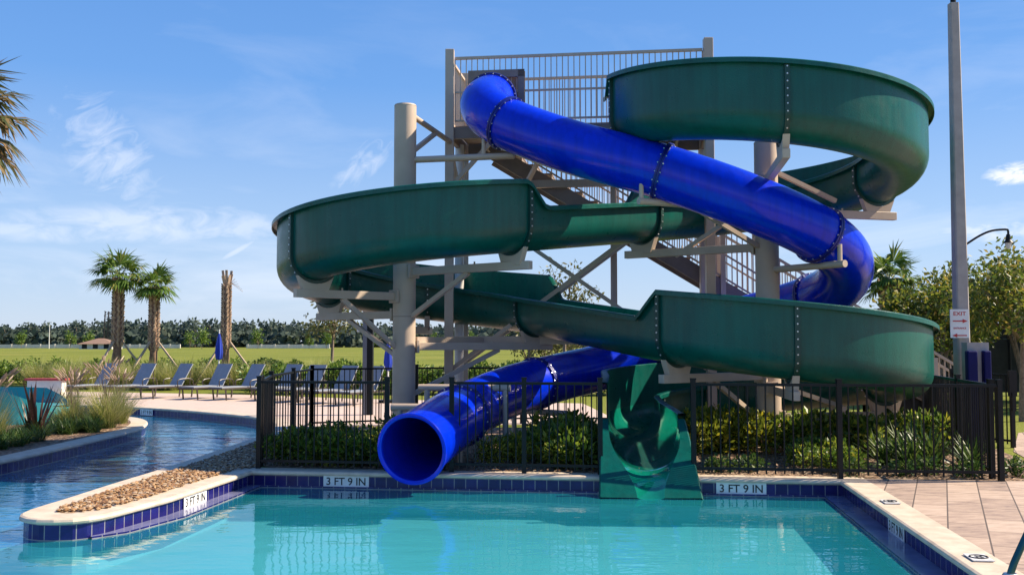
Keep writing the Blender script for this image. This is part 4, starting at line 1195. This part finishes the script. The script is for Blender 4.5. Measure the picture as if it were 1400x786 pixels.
# hedges and grasses behind the loungers
rnd.seed(5)
for k in range(15):
    plant(hedge, 'hedge_shrub', -22.5 + k * .95 + rnd.uniform(-.2, .2), 41.5 + rnd.uniform(-.6, .6) + (.6 if k % 3 else 0), 1.02, 'rounded green hedge shrub in the row beyond the left loungers', 'shrub', 'hedge shrubs beyond the loungers', sz=.78)
for k in range(22):
    plant(hedge, 'hedge_shrub', -8.4 + k * .82 + rnd.uniform(-.2, .2), 34.0 + rnd.uniform(-.5, .5) - k * .1, .98, 'dense green hedge shrub in the row behind slide tower', 'shrub', 'hedge shrubs behind the tower', sz=.8)
for k in range(34):
    plant(fgrass, 'fountain_grass', -17.5 + k * .36 + rnd.uniform(-.15, .15), 36.6 + rnd.uniform(-.7, 1.2), 1.05, 'tall green grass clump in the band directly behind loungers', 'ornamental grass', 'grass clumps behind the loungers')

# loungers
def lounger():
    t = thing('sun_lounger', '', 'sun lounger', (0, 0, 0), group='grey loungers along the far deck')
    fr = MB()
    for y in (-.32, .32):
        fr.beam((-1.15, y, .34), (.55, y, .34), .035, .045)
        fr.pipe(catmull([V((-.1, y * 1.08, .34)), V((-.12, y * 1.08, .52)), V((.05, y * 1.08, .58)), V((.42, y * 1.08, .56)), V((.5, y * 1.08, .34))], .06), .016, 6)
    for x in (-1.15, .55): fr.beam((x, -.32, .34), (x, .32, .34), .035)
    fr.build('frame', M['bronze'], t)
    for x in (-.95, .45):
        for y in (-.3, .3):
            l = MB(); l.beam((x, y, 0), (x + (.04 if x > 0 else -.04), y, .33), .035); l.build('leg', M['bronze'], t)
    s_ = MB(); s_.box((-.52, 0, .375), (1.2, .6, .025)); s_.build('seat', M['sling'], t)
    b = MB(); rot = Matrix.Rotation(R(-58), 3, 'Y'); b.box((.28, 0, .70), (.80, .6, .025), rot); b.build('backrest', M['sling'], t)
    br = MB(); br.beam((.42, -.25, .36), (.42, -.25, .85), .02); br.beam((.42, .25, .36), (.42, .25, .85), .02); br.build('back_brace', M['bronze'], t)
    return t
lp = lounger()
ord_ = ['leftmost grey sling lounger in the row, partly behind pale grass', 'second grey sling lounger from the left, left of the palm pair', 'third grey sling lounger from the left, under the palm pair', 'fourth grey sling lounger from the left, right of palm pair',
        'fifth grey sling lounger from the left, under the bare palm trunk', 'sixth grey sling lounger, next to the fence corner', 'grey sling lounger just inside the fence line left of grey post', 'grey sling lounger seen through fence beside the grey post', 'grey sling lounger furthest right, seen through the fence']
lpos = [(-13.2, 31.9), (-11.85, 31.6), (-10.6, 31.3), (-9.25, 31.0), (-8.15, 30.6), (-6.9, 30.3), (-5.75, 29.8), (-4.45, 29.4), (-3.9, 30.9)]
lpos[6:] = [(-6.0, 29.5), (-4.95, 28.6), (-4.1, 28.0)]
for i, (x, y) in enumerate(lpos):
    o = lp if i == 0 else copy_tree(lp)
    o.location = (x, y, .006); o.rotation_euler = (0, 0, R(60 + (0, 5, -4, 2, -6, 3, 6, -3, 2)[i])); o['label'] = ord_[i]

# umbrellas, post
def umbrella(label, x, y, s_=1.0):
    t = thing('closed_umbrella', label, 'umbrella', (x, y, 0), group='closed blue umbrellas')
    mb = MB(); mb.rod((0, 0, 0), (0, 0, 2.2 * s_), .025, .025, 8); mb.build('pole', M['whitesign'], t)
    mb = MB(); prof = [(.05, 1.08), (.10, 1.12), (.125, 1.35), (.10, 1.65), (.055, 1.9), (.025, 2.05)]
    rings = []
    for r_, z in prof: rings.append([V((math.cos(a) * r_ * s_ * (1 + .22 * math.cos(6 * a)), math.sin(a) * r_ * s_ * (1 + .22 * math.cos(6 * a)), z * s_)) for a in [2 * math.pi * k / 24 for k in range(24)]])
    mb.loft(rings, caps=True); mb.build('canopy', M['umbrella'], t)
    mb = MB(); mb.rod((0, 0, 0), (0, 0, .08), .28, .26, 16); mb.build('base', M['black'], t)
umbrella('closed blue umbrella standing left of the bare palm trunk', -10.75, 36.6, 1.0)
umbrella('closed blue and white umbrella beside the dark post behind fence', -3.55, 28.6, .85)
dp = thing('deck_post', 'dark slim deck post with grey side behind the left fence', 'post', (-3.42, 23.8, 0))
mb = MB(); mb.box((-3.38, 23.8, 1.15), (.14, .2, 2.3)); parented(mb.build('post_face', M['black'], bevel=.01), dp)
mb = MB(); mb.box((-3.50, 23.8, 1.4), (.10, .19, 2.8)); parented(mb.build('post_back', simple('slate_grey_metal', (.16, .18, .22), rough=.4)), dp)
mb = MB(); mb.box((-3.62, 23.75, 2.02), (.14, .12, .1)); parented(mb.build('shower_box', M['whitesign']), dp)

# dark screen fence at right
sf = thing('screen_fence', 'tall black windscreen fence behind the trees at right', 'fence', (14, 33, 0))
mb = MB(); mb.box((17.5, 32.5, 1.2), (13, .04, 2.2), None); parented(mb.build('screen', M['screen']), sf)
for k in range(6):
    mb = MB(); mb.rod((11 + k * 2.6, 32.45, 0), (11 + k * 2.6, 32.45, 2.35), .04, .04, 8); parented(mb.build('post', M['black']), sf)

# ------------------------------------------------------------------ far things
rnd.seed(77)
wood = MB()
for k in range(620):
    row = k % 3
    x = -330 + (k // 3) * 3.2 + rnd.uniform(-1.6, 1.6) + row; y = 345 + row * 11 + rnd.uniform(-4, 4); h = (rnd.uniform(6.4, 8.8) + .9 * math.sin(k * .04) + row * .5); r_ = rnd.uniform(2.0, 3.4)
    wood.rod((x, y, 0), (x, y, h * .8), .22, .1, 5, 1, False)
    for j in range(84):
        v = rv(); c = V((x, y, h * .62)) + V((v.x * r_, v.y * r_, v.z * h * .40)) * rnd.uniform(.6, 1)
        leaf(wood, c, rv(), rv() + V((0, -1, .4)), rnd.uniform(.9, 1.9), rnd.uniform(.6, 1.2))
    for j in range(22):
        c = V((x + rnd.uniform(-2.2, 2.2), y - 3 + rnd.uniform(-2, 2), rnd.uniform(.2, 5))); leaf(wood, c, rv(), V((0, -1, .3)) + rv() * .5, 2.6, 1.9)
tag(wood.build('treeline', [M['leaf_far'], M['bark']]), 'dark pine wood along the far edge of the field', 'wood', kind='stuff')
yt = []
for i in range(16):
    x = -150 + i * 11.5 + rnd.uniform(-3, 3); y = rnd.uniform(255, 290)
    if i == 0 or not yt:
        t = tree('field_tree', 'small pale green tree standing at the field edge before the wood', x, y, 6, 1.2, 1.7, 420, .55, .35, M['leaf_hedge'], 90, 'small trees at the field edge', 1)
        yt.append(t)
    else:
        t = copy_tree(yt[0]); t.location = (x, y, 0); t.rotation_euler = (0, 0, rnd.uniform(0, 6)); s_ = rnd.uniform(.7, 1.1); t.scale = (s_, s_, s_)
def house(label, x, y, w_, d, h, rz):
    t = thing('house', label, 'house', (x, y, 0), rz, 'low houses at the field edge')
    mb = MB(); mb.box((0, 0, h / 2), (w_, d, h)); mb.build('wall', M['whitewall'], t)
    mb = MB(); o_ = .5; a = w_ / 2 + o_; b_ = d / 2 + o_; rh = 1.5
    mb.add([(-a, -b_, h), (a, -b_, h), (a, b_, h), (-a, b_, h), (-a + b_, 0, h + rh), (a - b_, 0, h + rh)], [(0, 1, 5, 4), (1, 2, 5), (2, 3, 4, 5), (3, 0, 4), (0, 3, 2, 1)]); mb.build('roof', M['rooftile'], t)
    for k in range(3):
        mb = MB(); mb.box((-w_ / 3 + k * w_ / 3, -d / 2 - .03, h * .55), (1.3, .06, 1.2)); mb.build('window', M['screen'], t)
for i, (x, lb) in enumerate(((-108, 'low tan house with hipped brown roof left of the palm pair'), (-24, 'low house with brown hipped roof left in the gap behind tower'), (-9.5, 'low house with brown hipped roof right in the gap behind tower'))):
    house(lb, x, 262 + (i % 2) * 12, 8.5, 7, 1.3, .1 * i)
for i, (x, w_) in enumerate(((-142, 26), (-108, 18), (-66, 24), (-10, 30))):
    mb = MB(); mb.box((0, 0, .55), (w_, .3, 1.1))
    for k in range(7): mb.box((-w_ / 2 + w_ * k / 6, -.05, .6), (.5, .5, 1.2))
    o = mb.build('boundary_wall', M['whitewall']); o.location = (x, 300 - i * 3, 0)
    tag(o, ['long pale boundary wall at far left of the field', 'pale boundary wall behind the palm pair far away', 'pale boundary wall right of the palm pair far away', 'pale boundary wall far behind the slide tower'][i], 'wall', 'pale boundary walls at the wood edge')
py = thing('lattice_pylon', 'thin lattice pylon rising above the far wood', 'pylon', (-133, 330, 0))
mb = MB()
for sx in (-1, 1):
    for sy in (-1, 1): mb.beam((sx * 1.7, sy * 1.7, 0), (sx * 1.3, sy * 1.3, 12), .3)
parented
mb.build('legs', M['bronze'], py)
for sy in (-1, 1):
    mb = MB()
    for k in range(8):
        z = k * 1.5; mb.beam((-1.6, sy * 1.6, z), (1.6, sy * 1.6, z + 1.5), .16); mb.beam((1.6, sy * 1.6, z), (-1.6, sy * 1.6, z + 1.5), .16)
    mb.build('bracing', M['bronze'], py)
up_ = thing('utility_pole', 'thin pale utility pole in front of the far wood', 'utility pole', (-130, 280, 0))
mb = MB(); mb.rod((0, 0, 0), (0, 0, 7.5), .15, .10, 8); mb.build('shaft', M['whitepipe'], up_)
mb = MB(); mb.box((0, 0, 7.3), (1.4, .2, .2)); mb.build('head', M['whitepipe'], up_)

# ------------------------------------------------------------------ camera, light, sky
cam = bpy.data.cameras.new('camera'); co = bpy.data.objects.new('camera', cam); link(co)
co.location = (0, 0, 1.72); co.rotation_euler = (R(90) + math.atan(75 / 1361), 0, 0)
cam.sensor_width = 36; cam.lens = 1361 / 1400 * 36; cam.clip_start = .1; cam.clip_end = 5000
scene.camera = co

AZ, EL = R(7), R(40)      # sun: to the right and behind the slides
sd = V((math.cos(AZ) * math.cos(EL), math.sin(AZ) * math.cos(EL), math.sin(EL)))
sl = bpy.data.lights.new('sun', 'SUN'); sl.energy = 5.0; sl.angle = R(.6); sl.color = (1, .86, .68)
so = bpy.data.objects.new('sun', sl); link(so); so.rotation_euler = (-sd).to_track_quat('-Z', 'Y').to_euler(); so.location = (30, 20, 30)

wd = bpy.data.worlds.new('World'); scene.world = wd; wd.use_nodes = True
nt = wd.node_tree; bg = nt.nodes['Background']
sky = nt.nodes.new('ShaderNodeTexSky'); sky.sky_type = 'NISHITA'; sky.sun_disc = False
sky.sun_elevation = EL; sky.sun_rotation = math.pi / 2 - AZ; sky.altitude = 0; sky.air_density = 1.0; sky.dust_density = .25; sky.ozone_density = 4.5
tc = nt.nodes.new('ShaderNodeTexCoord')
mp = nt.nodes.new('ShaderNodeMapping'); mp.inputs['Scale'].default_value = (1.6, 1.6, 6.5); mp.inputs['Location'].default_value = (.3, .1, .35); mp.inputs['Rotation'].default_value = (0, R(8), 0)
nt.links.new(tc.outputs['Generated'], mp.inputs['Vector'])
nz = nt.nodes.new('ShaderNodeTexNoise'); nz.inputs['Scale'].default_value = 1.9; nz.inputs['Detail'].default_value = 9; nz.inputs['Roughness'].default_value = .6; nz.inputs['Distortion'].default_value = .6
nt.links.new(mp.outputs[0], nz.inputs['Vector'])
cr = ramp(nt, [(.52, (0, 0, 0)), (.82, (.6, .6, .6))]); nt.links.new(nz.outputs['Fac'], cr.inputs['Fac'])
# clouds thin out with height
sx = nt.nodes.new('ShaderNodeSeparateXYZ'); nt.links.new(tc.outputs['Generated'], sx.inputs[0])
mr = nt.nodes.new('ShaderNodeMapRange'); mr.inputs['From Min'].default_value = .02; mr.inputs['From Max'].default_value = .32; mr.inputs['To Min'].default_value = 1; mr.inputs['To Max'].default_value = .12
nt.links.new(sx.outputs['Z'], mr.inputs['Value'])
mu = nt.nodes.new('ShaderNodeMath'); mu.operation = 'MULTIPLY'; nt.links.new(cr.outputs['Color'], mu.inputs[0]); nt.links.new(mr.outputs[0], mu.inputs[1])
gr_ = ramp(nt, [(0, (4.4, 5.2, 6.6)), (.10, (3.2, 4.6, 6.9)), (.25, (1.2, 2.95, 6.5)), (.5, (.5, 1.85, 5.3)), (1, (.3, 1.1, 3.6))])
nt.links.new(sx.outputs['Z'], gr_.inputs['Fac'])
m0 = nt.nodes.new('ShaderNodeMixRGB'); m0.inputs['Fac'].default_value = .78
nt.links.new(sky.outputs[0], m0.inputs['Color1']); nt.links.new(gr_.outputs['Color'], m0.inputs['Color2'])
def nmath(op, a_, b_=None, clamp=False):
    q = nt.nodes.new('ShaderNodeMath'); q.operation = op; q.use_clamp = clamp
    for i_, x_ in enumerate((a_, b_)):
        if x_ is None: continue
        if isinstance(x_, (int, float)): q.inputs[i_].default_value = x_
        else: nt.links.new(x_, q.inputs[i_])
    return q.outputs[0]
def cloud_patch(d, wid, hei, tilt, nscale, thr, amount, soft=.25):
    '''one small cloud around the sky direction d: a soft ellipse broken up by noise'''
    d = V(d).normalized(); rt = d.cross(V((0, 0, 1))).normalized(); upv = rt.cross(d)
    ax = (rt * math.cos(tilt) + upv * math.sin(tilt)) / wid; ay = (upv * math.cos(tilt) - rt * math.sin(tilt)) / hei
    def dotn(v):
        q = nt.nodes.new('ShaderNodeVectorMath'); q.operation = 'DOT_PRODUCT'; q.inputs[1].default_value = v
        sb = nt.nodes.new('ShaderNodeVectorMath'); sb.operation = 'SUBTRACT'; sb.inputs[1].default_value = d
        nt.links.new(tc.outputs['Generated'], sb.inputs[0]); nt.links.new(sb.outputs[0], q.inputs[0]); return q.outputs['Value']
    a_, b_ = dotn(ax), dotn(ay)
    r2 = nmath('ADD', nmath('MULTIPLY', a_, a_), nmath('MULTIPLY', b_, b_))
    body = nmath('SUBTRACT', 1.0, r2, True)
    cv = nt.nodes.new('ShaderNodeCombineXYZ'); nt.links.new(nmath('MULTIPLY', a_, wid * nscale), cv.inputs[0]); nt.links.new(nmath('MULTIPLY', b_, hei * nscale * 2.2), cv.inputs[1])
    n_ = nt.nodes.new('ShaderNodeTexNoise'); n_.inputs['Scale'].default_value = 1; n_.inputs['Detail'].default_value = 8; n_.inputs['Roughness'].default_value = .62; n_.inputs['Distortion'].default_value = .8
    nt.links.new(cv.outputs[0], n_.inputs['Vector'])
    mrr = nt.nodes.new('ShaderNodeMapRange'); mrr.inputs['From Min'].default_value = thr; mrr.inputs['From Max'].default_value = thr + soft
    nt.links.new(nmath('ADD', n_.outputs['Fac'], nmath('MULTIPLY', body, .25)), mrr.inputs['Value'])
    return nmath('MULTIPLY', nmath('MULTIPLY', mrr.outputs[0], nmath('POWER', body, .6)), amount)
tot = mu.outputs[0]
for args in (((.450, .881, .150), .030, .012, .1, 60, .50, .95), ((.43, .896, .100), .06, .012, 0, 50, .55, .5), ((-.265, .960, .089), .019, .0028, .55, 40, .30, .4), ((-.371, .909, .175), .05, .075, .5, 26, .60, .38),
             ((-.145, .973, .178), .05, .020, .75, 30, .62, .38), ((-.33, .937, .112), .16, .022, .02, 20, .55, .42), ((-.42, .90, .10), .14, .012, .03, 20, .55, .35)):
    tot = nmath('MAXIMUM', tot, cloud_patch(*args))
class _mu: outputs = [tot]
mu = _mu
mx = nt.nodes.new('ShaderNodeMixRGB'); nt.links.new(mu.outputs[0], mx.inputs['Fac']); nt.links.new(m0.outputs[0], mx.inputs['Color1']); mx.inputs['Color2'].default_value = (7.6, 7.8, 8.4, 1)
nt.links.new(mx.outputs[0], bg.inputs['Color']); bg.inputs['Strength'].default_value = .074

vs = scene.view_settings; vs.view_transform = 'Standard'; vs.look = 'None'; vs.exposure = .95; vs.gamma = 1; vs.use_curve_mapping = False
scene.render.engine = 'CYCLES'
cy = scene.cycles
cy.max_bounces = 8; cy.transparent_max_bounces = 12; cy.glossy_bounces = 4; cy.diffuse_bounces = 3
cy.use_denoising = True
